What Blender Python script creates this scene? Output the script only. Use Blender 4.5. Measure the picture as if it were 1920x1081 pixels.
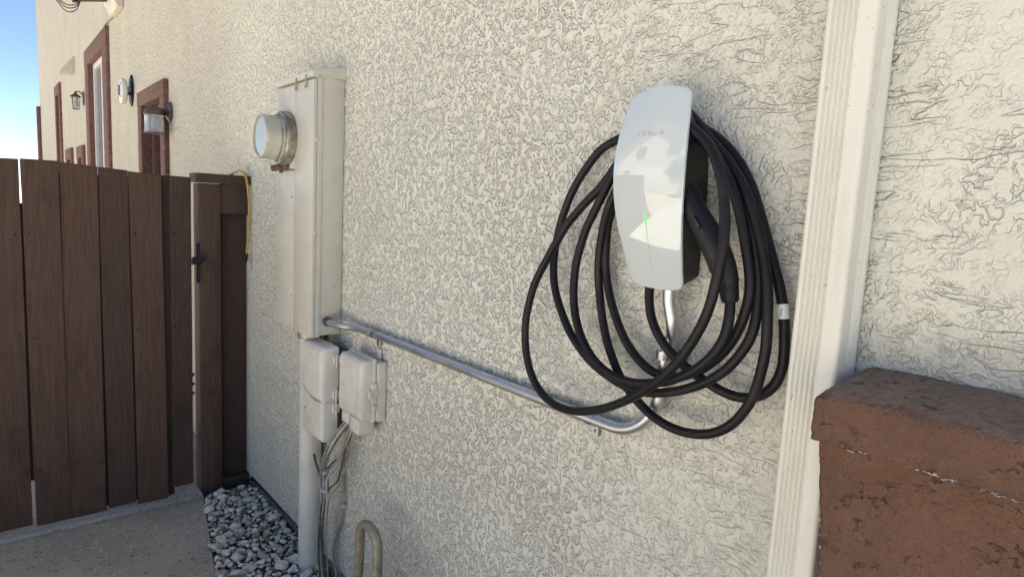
import bpy, bmesh, math, random
import numpy as np
from mathutils import Vector, Matrix

random.seed(7)
rng = np.random.default_rng(7)
scene = bpy.context.scene
for o in list(bpy.data.objects):
    bpy.data.objects.remove(o)

# ------------------------------------------------------------------ camera
# World: +X along the stucco wall (to the right), +Y into the wall, Z up, the wall face is Y = 0.
cam_data = bpy.data.cameras.new('camera')
cam_data.sensor_width = 36.0
cam_data.lens = 22.18
cam_data.clip_start = 0.02
cam_data.clip_end = 2000
camera = bpy.data.objects.new('camera', cam_data)
scene.collection.objects.link(camera)
camera.matrix_world = Matrix((
    (0.6384918, -0.12792737, 0.75892213, 0.0),
    (0.76793433, 0.04050097, -0.63924686, -1.0),
    (0.05104008, 0.99095624, 0.12409936, 1.415),
    (0, 0, 0, 1)))
scene.camera = camera

# ------------------------------------------------------------------ sky and sun (the sun stands behind the house)
SUN_EL = math.radians(72)
SUN_AZ = math.radians(30)          # measured from +Y towards +X
world = bpy.data.worlds.new('World')
scene.world = world
world.use_nodes = True
wn = world.node_tree.nodes
wl = world.node_tree.links
sky = wn.new('ShaderNodeTexSky')
sky.sky_type = 'NISHITA'
sky.sun_disc = False
sky.sun_elevation = SUN_EL
sky.sun_rotation = SUN_AZ
sky.air_density = 0.62
sky.dust_density = 0.15
sky.ozone_density = 2.0
wn['Background'].inputs['Strength'].default_value = 0.055
wl.new(sky.outputs[0], wn['Background'].inputs['Color'])

sun_data = bpy.data.lights.new('sun', 'SUN')
sun_data.energy = 5.0
sun_data.angle = math.radians(0.5)
sun_data.color = (1.0, 0.94, 0.86)
sun = bpy.data.objects.new('sun', sun_data)
scene.collection.objects.link(sun)
sd = Vector((math.sin(SUN_AZ) * math.cos(SUN_EL), math.cos(SUN_AZ) * math.cos(SUN_EL), math.sin(SUN_EL)))
sun.rotation_euler = (-sd).to_track_quat('-Z', 'Y').to_euler()

scene.view_settings.view_transform = 'Standard'
scene.view_settings.look = 'None'
scene.view_settings.gamma = 1.0
scene.view_settings.use_curve_mapping = False
scene.view_settings.exposure = 2.12
scene.render.engine = 'CYCLES'

# ------------------------------------------------------------------ helpers
COL = scene.collection


def link_obj(name, me, mat, parent=None):
    o = bpy.data.objects.new(name, me)
    COL.objects.link(o)
    if mat is not None:
        if isinstance(mat, (list, tuple)):
            for m in mat:
                me.materials.append(m)
        else:
            me.materials.append(mat)
    if parent is not None:
        o.parent = parent
        o.matrix_parent_inverse = parent.matrix_world.inverted()
    return o


def obj(name, bm, mat, parent=None, smooth=True, angle=35):
    me = bpy.data.meshes.new(name)
    bmesh.ops.recalc_face_normals(bm, faces=bm.faces)
    bm.to_mesh(me)
    bm.free()
    if smooth:
        me.shade_smooth()
        try:
            me.set_sharp_from_angle(angle=math.radians(angle))
        except Exception:
            pass
    return link_obj(name, me, mat, parent)


def tag(o, label=None, cat=None, group=None, kind=None):
    if label:
        o['label'] = label
    if cat:
        o['category'] = cat
    if group:
        o['group'] = group
    if kind:
        o['kind'] = kind
    return o


def thing(name, label, cat, loc=(0, 0, 0), group=None):
    o = bpy.data.objects.new(name, None)
    o.empty_display_size = 0.05
    COL.objects.link(o)
    o.matrix_world = Matrix.Translation(loc)
    o.location = loc
    return tag(o, label, cat, group)


def B():
    return bmesh.new()


def add_box(bm, lo, hi, bev=0.0, seg=2, mtx=None):
    vs = [bm.verts.new((x, y, z)) for x in (lo[0], hi[0]) for y in (lo[1], hi[1]) for z in (lo[2], hi[2])]
    idx = [(0, 1, 3, 2), (4, 6, 7, 5), (0, 4, 5, 1), (2, 3, 7, 6), (0, 2, 6, 4), (1, 5, 7, 3)]
    fs = [bm.faces.new([vs[i] for i in f]) for f in idx]
    if bev > 0:
        es = list({e for f in fs for e in f.edges})
        r = bmesh.ops.bevel(bm, geom=es, offset=bev, segments=seg, affect='EDGES', profile=0.5)
        vs = list({v for v in vs if v.is_valid} | set(r['verts']))
    if mtx is not None:
        bmesh.ops.transform(bm, matrix=mtx, verts=vs)
    return vs


def box(lo, hi, bev=0.0, seg=2):
    bm = B()
    add_box(bm, lo, hi, bev, seg)
    return bm


def catmull(pts, step=0.01, closed=False):
    P = [np.array(p, float) for p in pts]
    P = [2 * P[0] - P[1]] + P + [2 * P[-1] - P[-2]]
    out = []
    for i in range(1, len(P) - 2):
        p0, p1, p2, p3 = P[i - 1], P[i], P[i + 1], P[i + 2]
        # centripetal parametrisation keeps uneven spacing from overshooting
        t0 = 0.0
        t1 = t0 + max(1e-6, np.linalg.norm(p1 - p0)) ** 0.5
        t2 = t1 + max(1e-6, np.linalg.norm(p2 - p1)) ** 0.5
        t3 = t2 + max(1e-6, np.linalg.norm(p3 - p2)) ** 0.5
        n = max(2, int(np.linalg.norm(p2 - p1) / step))
        for t in np.linspace(t1, t2, n, endpoint=False):
            a1 = (t1 - t) / (t1 - t0) * p0 + (t - t0) / (t1 - t0) * p1
            a2 = (t2 - t) / (t2 - t1) * p1 + (t - t1) / (t2 - t1) * p2
            a3 = (t3 - t) / (t3 - t2) * p2 + (t - t2) / (t3 - t2) * p3
            b1 = (t2 - t) / (t2 - t0) * a1 + (t - t0) / (t2 - t0) * a2
            b2 = (t3 - t) / (t3 - t1) * a2 + (t - t1) / (t3 - t1) * a3
            out.append((t2 - t) / (t2 - t1) * b1 + (t - t1) / (t2 - t1) * b2)
    out.append(P[-2])
    return out


def add_tube(bm, pts, rad, sides=12, caps=True):
    """Sweep a circle along pts; rad is a number or a list of radii."""
    P = [Vector(p) for p in pts]
    n = len(P)
    R = rad if isinstance(rad, (list, tuple, np.ndarray)) else [rad] * n
    t = (P[1] - P[0]).normalized()
    up = Vector((0, 0, 1)) if abs(t.z) < 0.9 else Vector((1, 0, 0))
    nrm = (up - t * up.dot(t)).normalized()
    rings = []
    for i in range(n):
        if i == 0:
            t2 = (P[1] - P[0]).normalized()
        elif i == n - 1:
            t2 = (P[-1] - P[-2]).normalized()
        else:
            t2 = (P[i + 1] - P[i - 1]).normalized()
        nrm = (nrm - t2 * nrm.dot(t2)).normalized()
        bi = t2.cross(nrm)
        rings.append([bm.verts.new(P[i] + (nrm * math.cos(a) + bi * math.sin(a)) * R[i])
                      for a in [2 * math.pi * k / sides for k in range(sides)]])
    for a, b in zip(rings, rings[1:]):
        for k in range(sides):
            bm.faces.new((a[k], a[(k + 1) % sides], b[(k + 1) % sides], b[k]))
    if caps:
        bm.faces.new(rings[0])
        bm.faces.new(rings[-1])
    return rings


def tube(pts, rad, sides=12, caps=True):
    bm = B()
    add_tube(bm, pts, rad, sides, caps)
    return bm


def add_lathe(bm, prof, origin, axis, sides=32):
    """prof: list of (radius, distance along axis)."""
    ax = Vector(axis).normalized()
    up = Vector((0, 0, 1)) if abs(ax.z) < 0.9 else Vector((1, 0, 0))
    u = (up - ax * up.dot(ax)).normalized()
    v = ax.cross(u)
    o = Vector(origin)
    rings = []
    for r, h in prof:
        if r < 1e-6:
            rings.append([bm.verts.new(o + ax * h)])
        else:
            rings.append([bm.verts.new(o + ax * h + (u * math.cos(a) + v * math.sin(a)) * r)
                          for a in [2 * math.pi * k / sides for k in range(sides)]])
    for a, b in zip(rings, rings[1:]):
        for k in range(sides):
            k2 = (k + 1) % sides
            if len(a) == 1 and len(b) == 1:
                continue
            if len(a) == 1:
                bm.faces.new((a[0], b[k2], b[k]))
            elif len(b) == 1:
                bm.faces.new((a[k], a[k2], b[0]))
            else:
                bm.faces.new((a[k], a[k2], b[k2], b[k]))


def lathe(prof, origin, axis, sides=32):
    bm = B()
    add_lathe(bm, prof, origin, axis, sides)
    return bm


def prism(poly, axis, a, b, bev=0.0, seg=2):
    """poly: 2-D points in the two other axes (cyclic order), extruded along axis from a to b."""
    bm = B()

    def mk(p, t):
        if axis == 'x':
            return (t, p[0], p[1])
        if axis == 'y':
            return (p[0], t, p[1])
        return (p[0], p[1], t)
    A = [bm.verts.new(mk(p, a)) for p in poly]
    Bv = [bm.verts.new(mk(p, b)) for p in poly]
    bm.faces.new(A)
    bm.faces.new(Bv)
    n = len(poly)
    for i in range(n):
        bm.faces.new((A[i], A[(i + 1) % n], Bv[(i + 1) % n], Bv[i]))
    if bev > 0:
        bmesh.ops.recalc_face_normals(bm, faces=bm.faces)
        bmesh.ops.bevel(bm, geom=list(bm.edges), offset=bev, segments=seg, affect='EDGES', profile=0.5)
    return bm


# ------------------------------------------------------------------ materials
class NT:
    """Small helper for node materials."""

    def __init__(self, name):
        self.m = bpy.data.materials.new(name)
        self.m.use_nodes = True
        self.t = self.m.node_tree
        self.n = self.t.nodes
        self.bsdf = self.n['Principled BSDF']
        self.out = self.n['Material Output']

    def new(self, typ, **kw):
        nd = self.n.new(typ)
        for k, v in kw.items():
            if hasattr(nd, k):
                setattr(nd, k, v)
            else:
                self.set(nd.inputs[k], v)
        return nd

    def set(self, sock, v):
        if isinstance(v, bpy.types.NodeSocket):
            self.t.links.new(v, sock)
        else:
            sock.default_value = v

    def pos(self, scale=(1, 1, 1), obj_space=False):
        if obj_space:
            src = self.new('ShaderNodeTexCoord').outputs['Object']
        else:
            src = self.new('ShaderNodeNewGeometry').outputs['Position']
        mp = self.new('ShaderNodeMapping')
        self.t.links.new(src, mp.inputs['Vector'])
        mp.inputs['Scale'].default_value = scale
        return mp.outputs[0]

    def noise(self, vec, scale, detail=3, rough=0.55, dist=0.0):
        nd = self.new('ShaderNodeTexNoise')
        self.t.links.new(vec, nd.inputs['Vector'])
        nd.inputs['Scale'].default_value = scale
        nd.inputs['Detail'].default_value = detail
        nd.inputs['Roughness'].default_value = rough
        nd.inputs['Distortion'].default_value = dist
        return nd.outputs[0]

    def math(self, op, a, b=0.0, c=0.0):
        nd = self.new('ShaderNodeMath', operation=op)
        self.set(nd.inputs[0], a)
        self.set(nd.inputs[1], b)
        if len(nd.inputs) > 2:
            self.set(nd.inputs[2], c)
        return nd.outputs[0]

    def sstep(self, v, lo, hi, a=0.0, b=1.0):
        nd = self.new('ShaderNodeMapRange', interpolation_type='SMOOTHSTEP')
        self.set(nd.inputs['Value'], v)
        nd.inputs['From Min'].default_value = lo
        nd.inputs['From Max'].default_value = hi
        nd.inputs['To Min'].default_value = a
        nd.inputs['To Max'].default_value = b
        return nd.outputs[0]

    def mix(self, fac, a, b, mode='MIX'):
        nd = self.new('ShaderNodeMix', data_type='RGBA', blend_type=mode)
        self.set(nd.inputs[0], fac)
        for s, v in ((nd.inputs[6], a), (nd.inputs[7], b)):
            if isinstance(v, tuple):
                s.default_value = (*v[:3], 1)
            else:
                self.set(s, v)
        return nd.outputs[2]

    def base(self, c):
        if isinstance(c, tuple):
            self.bsdf.inputs['Base Color'].default_value = (*c[:3], 1)
        else:
            self.t.links.new(c, self.bsdf.inputs['Base Color'])

    def bump(self, h, strength=0.3, dist=0.002):
        nd = self.new('ShaderNodeBump')
        nd.inputs['Strength'].default_value = strength
        nd.inputs['Distance'].default_value = dist
        self.t.links.new(h, nd.inputs['Height'])
        self.t.links.new(nd.outputs[0], self.bsdf.inputs['Normal'])

    def __setitem__(self, k, v):
        self.set(self.bsdf.inputs[k], v)


def simple(name, col, rough=0.5, metal=0.0, var=0.12, scale=14.0, dirt=None, dirt_amt=0.35, bump=0.0, bscale=120.0,
           obj_space=False, spec=None, stretch=(1, 1, 1)):
    """Painted / plastic / metal surface with tone variation, dirt patches and fine relief."""
    t = NT(name)
    v = t.pos(stretch, obj_space)
    n1 = t.noise(v, scale, 4, 0.6)
    n2 = t.noise(v, scale * 0.31, 5, 0.65, 0.6)
    c = t.mix(t.sstep(n1, 0.3, 0.7), tuple(x * (1 - var) for x in col), tuple(min(1, x * (1 + var)) for x in col))
    if dirt is not None:
        c = t.mix(t.math('MULTIPLY', t.sstep(n2, 0.52, 0.72), dirt_amt), c, dirt)
    t.base(c)
    r = t.sstep(n2, 0.3, 0.7, max(0.02, rough - 0.08), min(1, rough + 0.08))
    t['Roughness'] = r
    t['Metallic'] = metal
    if spec is not None:
        t['Specular IOR Level'] = spec
    if bump > 0:
        t.bump(t.noise(v, bscale, 4, 0.6), bump, 0.002)
    return t.m


STUCCO_DEPTH = 0.0058


def stucco_material(name, light, dark):
    t = NT(name)
    p = t.pos()
    sx = t.new('ShaderNodeSeparateXYZ')
    t.t.links.new(p, sx.inputs[0])
    big = t.noise(p, 2.2, 3, 0.55)
    # lace of trowelled splats: terraces whose broken edges catch the light on one side
    n_a = t.noise(t.pos((1.0, 1.0, 0.85)), 56.0, 1.2, 0.5, 0.4)
    n_b = t.noise(t.pos((1.1, 1.1, 0.85)), 50.0, 1.2, 0.5, 0.4)
    worm_a = t.sstep(t.math('ABSOLUTE', t.math('SUBTRACT', n_a, 0.5)), 0.012, 0.088, 1.0, 0.0)
    worm_a = t.math('MULTIPLY', worm_a, t.sstep(t.noise(p, 52.0, 1, 0.5), 0.44, 0.54, 0.05, 1.0))
    worm_b = t.sstep(t.math('ABSOLUTE', t.math('SUBTRACT', n_b, 0.47)), 0.012, 0.078, 1.0, 0.0)
    worm_b = t.math('MULTIPLY', worm_b, t.sstep(t.noise(p, 46.0, 1, 0.5), 0.47, 0.58, 0.0, 1.0))
    h = t.math('SUBTRACT', 1.2, t.math('MAXIMUM', worm_a, worm_b))
    h = t.math('ADD', h, t.math('MULTIPLY', t.sstep(t.noise(p, 30.0, 1.0, 0.5, 0.3), 0.40, 0.60), 0.35))
    # towards the right the coat was worked flatter: plates with curled edges and long trowel ridges
    ln = t.noise(t.pos((5.0, 5.0, 19.0)), 1.5, 2.5, 0.55, 0.4)
    ridge_gate = t.sstep(t.noise(p, 6.0, 2, 0.5), 0.44, 0.56)
    crack = t.math('MULTIPLY', t.sstep(t.math('ABSOLUTE', t.math('SUBTRACT', ln, 0.5)), 0.002, 0.016, 1.0, 0.0), ridge_gate)
    flat = t.sstep(t.noise(p, 5.0, 3, 0.55, 0.3), 0.38, 0.62, 0.22, 0.62)
    n_f = t.noise(p, 78.0, 1.5, 0.5, 0.5)
    worm_f = t.sstep(t.math('ABSOLUTE', t.math('SUBTRACT', n_f, 0.5)), 0.012, 0.095, 1.0, 0.0)
    worm_f = t.math('MULTIPLY', worm_f, t.sstep(t.noise(p, 33.0, 2, 0.5), 0.40, 0.56, 0.1, 1.0))
    h2 = t.math('SUBTRACT', t.math('MULTIPLY', crack, -0.7), t.math('MULTIPLY', worm_f, flat))
    h2 = t.math('ADD', h2, t.math('MULTIPLY', t.noise(p, 22.0, 3, 0.55), 0.8))
    zone = t.math('ADD', sx.outputs[0], t.math('MULTIPLY', big, 1.6))
    smooth_zone = t.sstep(zone, -0.55, 0.65, 0.0, 0.95)
    hm = t.new('ShaderNodeMix', data_type='FLOAT')
    t.set(hm.inputs[0], smooth_zone)
    t.set(hm.inputs[2], h)
    t.set(hm.inputs[3], h2)
    fine = t.noise(p, 260.0, 3, 0.6)
    hh = t.math('ADD', hm.outputs[0], t.math('MULTIPLY', fine, 0.10))
    t.bump(hh, 1.0, STUCCO_DEPTH)
    # the coat itself is uneven: real relief on the dense wall mesh
    soft = t.math('ADD', t.math('MULTIPLY', hm.outputs[0], 0.30), t.math('MULTIPLY', t.noise(p, 9.0, 3, 0.5), 0.6))
    d = t.new('ShaderNodeDisplacement')
    t.set(d.inputs['Height'], soft)
    d.inputs['Midlevel'].default_value = 0.7
    d.inputs['Scale'].default_value = 0.005
    t.t.links.new(d.outputs[0], t.out.inputs['Displacement'])
    t.m.displacement_method = 'DISPLACEMENT'
    # colour: paint with faint warm staining
    c = t.mix(t.sstep(big, 0.35, 0.7), dark, light)
    stain = t.sstep(t.noise(t.pos((1.0, 1.0, 0.55)), 1.3, 5, 0.62, 0.8), 0.52, 0.75)
    c = t.mix(t.math('MULTIPLY', stain, 0.30), c, (0.60, 0.49, 0.32))
    t.base(c)
    t['Roughness'] = 0.9
    t['Specular IOR Level'] = 0.25
    return t.m


def wood_material(name, a, b):
    t = NT(name)
    oi = t.new('ShaderNodeObjectInfo')
    geo = t.new('ShaderNodeNewGeometry')
    add = t.new('ShaderNodeVectorMath', operation='ADD')
    t.t.links.new(geo.outputs['Position'], add.inputs[0])
    sc = t.new('ShaderNodeVectorMath', operation='SCALE')
    t.t.links.new(oi.outputs['Random'], sc.inputs['Scale'])
    sc.inputs[0].default_value = (31.0, 17.0, 9.0)
    t.t.links.new(sc.outputs[0], add.inputs[1])
    mp = t.new('ShaderNodeMapping')
    t.t.links.new(add.outputs[0], mp.inputs['Vector'])
    mp.inputs['Scale'].default_value = (26, 26, 1.3)
    grain = t.noise(mp.outputs[0], 3.2, 5, 0.65, 1.5)
    mp2 = t.new('ShaderNodeMapping')
    t.t.links.new(add.outputs[0], mp2.inputs['Vector'])
    mp2.inputs['Scale'].default_value = (160, 160, 6)
    fib = t.noise(mp2.outputs[0], 1.6, 3, 0.6)
    blot = t.noise(add.outputs[0], 4.0, 5, 0.65, 0.4)
    c = t.mix(t.sstep(grain, 0.3, 0.7), a, b)
    c = t.mix(t.math('MULTIPLY', t.sstep(blot, 0.5, 0.75), 0.45), c, tuple(x * 0.55 for x in a))
    c = t.mix(t.math('MULTIPLY', t.sstep(fib, 0.55, 0.8), 0.35), c, tuple(min(1, x * 1.7) for x in b))
    hue = t.mix(oi.outputs['Random'], (0.78, 0.80, 0.84), (1.22, 1.16, 1.08))
    c = t.mix(1.0, c, hue, 'MULTIPLY')
    t.base(c)
    t['Roughness'] = t.sstep(grain, 0.2, 0.8, 0.62, 0.85)
    t['Specular IOR Level'] = 0.3
    hgt = t.math('ADD', t.math('MULTIPLY', grain, 0.6), t.math('MULTIPLY', fib, 0.5))
    t.bump(hgt, 0.55, 0.002)
    return t.m


def concrete_material(name, a, b, spot, agg=140.0):
    t = NT(name)
    p = t.pos()
    n = t.noise(p, 3.0, 6, 0.65)
    c = t.mix(t.sstep(n, 0.3, 0.7), a, b)
    vo = t.new('ShaderNodeTexVoronoi')
    t.t.links.new(p, vo.inputs['Vector'])
    vo.inputs['Scale'].default_value = agg * 0.62
    sel = t.noise(p, agg * 0.5, 1, 0.5)
    st = t.math('MULTIPLY', t.sstep(vo.outputs['Distance'], 0.22, 0.42, 1.0, 0.0), t.sstep(sel, 0.44, 0.52))
    tone = t.mix(t.sstep(t.noise(p, agg * 0.3, 1, 0.5), 0.42, 0.55), spot, tuple(min(1, x * 1.55) for x in b))
    c = t.mix(t.math('MULTIPLY', st, 0.8), c, tone)
    t.base(c)
    t['Roughness'] = 0.85
    t['Specular IOR Level'] = 0.3
    hgt = t.math('ADD', t.math('MULTIPLY', st, -0.6), t.noise(p, agg, 4, 0.6))
    t.bump(hgt, 0.8, 0.005)
    return t.m


M = {}
M['stucco'] = stucco_material('cream_stucco', (0.705, 0.69, 0.585), (0.655, 0.64, 0.54))
M['brown_stucco'] = None
M['trim'] = simple('brown_trim_stucco', (0.16, 0.085, 0.065), 0.85, var=0.3, scale=30, dirt=(0.26, 0.17, 0.13), dirt_amt=0.5, bump=0.8, bscale=60)
M['wood'] = wood_material('stained_fence_wood', (0.057, 0.033, 0.024), (0.097, 0.060, 0.044))
M['wood_dark'] = wood_material('stained_fence_wood_dark', (0.048, 0.029, 0.023), (0.075, 0.047, 0.038))
M['box_paint'] = simple('beige_enamel', (0.58, 0.555, 0.465), 0.42, var=0.05, scale=9, dirt=(0.38, 0.33, 0.24), dirt_amt=0.3, bump=0.04, bscale=220)
M['tele_paint'] = simple('aged_beige_plastic', (0.64, 0.61, 0.515), 0.5, var=0.06, scale=16, dirt=(0.36, 0.31, 0.23), dirt_amt=0.5, bump=0.08, bscale=200)
M['riser_paint'] = simple('painted_riser', (0.66, 0.625, 0.53), 0.5, var=0.06, scale=10, dirt=(0.34, 0.30, 0.24), dirt_amt=0.4, bump=0.06, bscale=90)
M['galv'] = simple('galvanised_steel', (0.60, 0.62, 0.64), 0.40, 1.0, var=0.05, scale=30, dirt=(0.36, 0.37, 0.38), dirt_amt=0.3)
M['steel'] = simple('zinc_fitting', (0.36, 0.37, 0.38), 0.33, 1.0, var=0.15, scale=70, dirt=(0.22, 0.22, 0.23), dirt_amt=0.6)
M['gunmetal'] = simple('blue_grey_connector', (0.10, 0.12, 0.15), 0.35, 0.9, var=0.2, scale=60)
M['ring'] = simple('worn_ring_steel', (0.40, 0.36, 0.31), 0.42, 0.7, var=0.3, scale=40, dirt=(0.17, 0.085, 0.05), dirt_amt=0.8)
M['rust'] = simple('rusty_steel', (0.16, 0.105, 0.075), 0.75, 0.3, var=0.4, scale=60, dirt=(0.30, 0.24, 0.18), dirt_amt=0.6, bump=0.2)
M['rubber'] = simple('black_cable_rubber', (0.0090, 0.0078, 0.0098), 0.5, var=0.3, scale=30, dirt=(0.03, 0.028, 0.027), dirt_amt=0.5, bump=0.03, bscale=300, spec=0.28)
M['black'] = simple('black_textured_plastic', (0.011, 0.011, 0.013), 0.5, var=0.2, scale=40, bump=0.12, bscale=700, spec=0.4)
M['iron'] = simple('black_iron', (0.018, 0.02, 0.028), 0.5, 0.6, var=0.3, scale=60)
M['brass'] = simple('weathered_pipe', (0.30, 0.27, 0.19), 0.55, 0.35, var=0.25, scale=45, dirt=(0.20, 0.085, 0.04), dirt_amt=0.9, bump=0.12)
M['red_paint'] = simple('dull_red_handle', (0.17, 0.045, 0.03), 0.6, var=0.3, scale=50)
M['wire_grey'] = simple('grey_wire', (0.30, 0.27, 0.225), 0.6, var=0.25, scale=40, dirt=(0.12, 0.10, 0.08), dirt_amt=0.7)
M['wire_dark'] = simple('dark_wire', (0.07, 0.062, 0.055), 0.6, var=0.3, scale=40)
M['wire_white'] = simple('pale_wire', (0.52, 0.50, 0.46), 0.5, var=0.15, scale=40, dirt=(0.2, 0.17, 0.13), dirt_amt=0.6)
M['rope'] = simple('yellow_rope_fibre', (0.42, 0.29, 0.075), 0.75, var=0.25, scale=160, bump=0.8, bscale=400)
M['white_frame'] = simple('white_window_frame', (0.72, 0.70, 0.67), 0.45, var=0.05, scale=10)
M['door'] = simple('brown_door_paint', (0.12, 0.045, 0.035), 0.5, var=0.15, scale=8)
M['bronze'] = simple('dark_bronze', (0.16, 0.11, 0.095), 0.45, 0.7, var=0.2, scale=40)
M['white_plastic'] = simple('white_plastic', (0.70, 0.69, 0.66), 0.45, var=0.06, scale=20)
M['sticker'] = simple('white_sticker', (0.75, 0.76, 0.78), 0.35, var=0.04, scale=60)
M['sticker_ink'] = simple('grey_sticker_print', (0.36, 0.37, 0.40), 0.4, var=0.1, scale=60)
M['soil'] = simple('dark_soil', (0.085, 0.058, 0.040), 0.95, var=0.4, scale=60, dirt=(0.11, 0.07, 0.045), dirt_amt=0.8, bump=1.0, bscale=90)
M['path'] = concrete_material('exposed_concrete', (0.44, 0.385, 0.30), (0.56, 0.495, 0.395), (0.11, 0.09, 0.07), 115)
M['strip'] = concrete_material('concrete_strip', (0.33, 0.30, 0.255), (0.40, 0.36, 0.31), (0.10, 0.09, 0.08), 90)
M['drive'] = concrete_material('driveway_concrete', (0.46, 0.43, 0.385), (0.54, 0.505, 0.45), (0.24, 0.22, 0.19))
M['ground'] = simple('dry_tan_ground', (0.40, 0.34, 0.26), 0.95, var=0.25, scale=4, dirt=(0.22, 0.19, 0.12), dirt_amt=0.6, bump=0.8, bscale=40)
M['roof'] = simple('brown_roof_tile', (0.16, 0.10, 0.075), 0.85, var=0.3, scale=3, bump=0.6, bscale=8)


def downspout_material():
    t = NT('cream_downspout_paint')
    p = t.pos((1, 1, 0.12))
    n = t.noise(p, 26, 4, 0.6)
    n2 = t.noise(t.pos((1, 1, 0.35)), 8, 5, 0.65, 0.4)
    c = t.mix(t.sstep(n2, 0.3, 0.7), (0.71, 0.69, 0.59), (0.78, 0.765, 0.665))
    c = t.mix(t.math('MULTIPLY', t.sstep(n, 0.58, 0.78), 0.35), c, (0.45, 0.41, 0.31))
    sp = t.sstep(t.noise(t.pos(), 130, 1, 0.5), 0.735, 0.77)
    c = t.mix(t.math('MULTIPLY', sp, 0.7), c, (0.20, 0.17, 0.13))
    t.base(c)
    t['Roughness'] = 0.45
    t.bump(t.noise(t.pos(), 60, 3, 0.6), 0.06, 0.002)
    return t.m


def brown_stucco_material():
    t = NT('brown_painted_stucco')
    p = t.pos()
    a = t.noise(p, 55, 4, 0.6, 0.5)
    b = t.noise(p, 90, 3, 0.6)
    pit = t.sstep(t.noise(t.pos((1.0, 1.0, 1.4)), 70, 3, 0.55, 0.6), 0.60, 0.68)
    gate = t.sstep(t.noise(p, 16, 2, 0.5), 0.40, 0.6)
    pit = t.math('MULTIPLY', pit, gate)
    c = t.mix(t.sstep(t.noise(p, 6, 5, 0.6), 0.3, 0.7), (0.106, 0.051, 0.029), (0.150, 0.076, 0.046))
    c = t.mix(t.math('MULTIPLY', t.sstep(a, 0.58, 0.74), 0.4), c, (0.215, 0.112, 0.068))
    geo = t.new('ShaderNodeNewGeometry')
    sz = t.new('ShaderNodeSeparateXYZ')
    t.t.links.new(geo.outputs['True Normal'], sz.inputs[0])
    # dust that settled on the level top
    dust = t.math('MULTIPLY', t.sstep(sz.outputs[2], 0.55, 0.95), t.sstep(b, 0.35, 0.6, 0.35, 0.95))
    c = t.mix(t.math('MULTIPLY', dust, 0.6), c, (0.27, 0.22, 0.18))
    t.base(c)
    t['Roughness'] = 0.6
    t['Specular IOR Level'] = 0.4
    h = t.math('ADD', t.math('MULTIPLY', a, 0.9), t.math('MULTIPLY', pit, -0.7))
    h = t.math('ADD', h, t.math('MULTIPLY', b, 0.55))
    h = t.math('ADD', h, t.math('MULTIPLY', t.noise(p, 210, 3, 0.65), 0.45))
    d = t.new('ShaderNodeDisplacement')
    t.set(d.inputs['Height'], h)
    d.inputs['Midlevel'].default_value = 0.5
    d.inputs['Scale'].default_value = 0.0058
    t.t.links.new(d.outputs[0], t.out.inputs['Displacement'])
    t.m.displacement_method = 'BOTH'
    return t.m


M['downspout'] = downspout_material()
M['brown_stucco'] = brown_stucco_material()


def face_material():
    t = NT('white_back_painted_glass')
    t.base((0.56, 0.615, 0.60))
    t['Roughness'] = 0.012
    t['IOR'] = 1.6
    t['Specular IOR Level'] = 0.75
    p = t.pos()
    t['Coat Weight'] = 0.35
    t['Coat Roughness'] = t.sstep(t.noise(p, 25, 4, 0.6), 0.3, 0.75, 0.01, 0.04)
    return t.m


def emit_material(name, col, s):
    t = NT(name)
    t.base(col)
    t['Emission Color'] = (*col, 1)
    t['Emission Strength'] = s
    return t.m


def glass_material(name, col=(0.9, 0.95, 0.95), rough=0.03, trans=1.0):
    t = NT(name)
    t.base(col)
    t['Roughness'] = t.sstep(t.noise(t.pos(), 30, 3, 0.6), 0.3, 0.7, rough, rough + 0.06)
    t['Transmission Weight'] = trans
    t['IOR'] = 1.45
    return t.m


M['face'] = face_material()
M['led'] = emit_material('green_status_light', (0.02, 0.62, 0.10), 0.42)
M['meter_glass'] = glass_material('clear_meter_cover', (0.88, 0.93, 0.91), 0.04, 0.75)
M['meter_skirt'] = simple('smoky_meter_skirt', (0.46, 0.45, 0.37), 0.22, var=0.15, scale=20, dirt=(0.18, 0.16, 0.12), dirt_amt=0.5)
M['meter_dial'] = simple('pale_meter_dial', (0.72, 0.78, 0.68), 0.3, var=0.08, scale=30)
M['lamp_glass'] = glass_material('seeded_lamp_glass', (0.9, 0.93, 0.92), 0.04, 0.8)
t_ = NT('window_glass')
t_.base((0.10, 0.11, 0.12))
t_['Roughness'] = t_.sstep(t_.noise(t_.pos(), 3, 3, 0.6), 0.3, 0.7, 0.05, 0.14)
t_['Specular IOR Level'] = 0.8
M['pane'] = t_.m
M['letter'] = simple('grey_printed_letter', (0.34, 0.37, 0.38), 0.25, var=0.05, scale=60)
STONES = [simple('white_stone', (0.80, 0.73, 0.60), 0.8, var=0.2, scale=60, dirt=(0.30, 0.26, 0.20), dirt_amt=0.6, bump=0.5, bscale=140),
          simple('grey_stone', (0.60, 0.54, 0.45), 0.8, var=0.25, scale=60, dirt=(0.20, 0.18, 0.15), dirt_amt=0.6, bump=0.5, bscale=140),
          simple('tan_stone', (0.50, 0.41, 0.31), 0.8, var=0.25, scale=60, dirt=(0.18, 0.13, 0.09), dirt_amt=0.6, bump=0.5, bscale=140),
          simple('dark_stone', (0.24, 0.22, 0.20), 0.8, var=0.25, scale=60, bump=0.5, bscale=140)]
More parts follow.
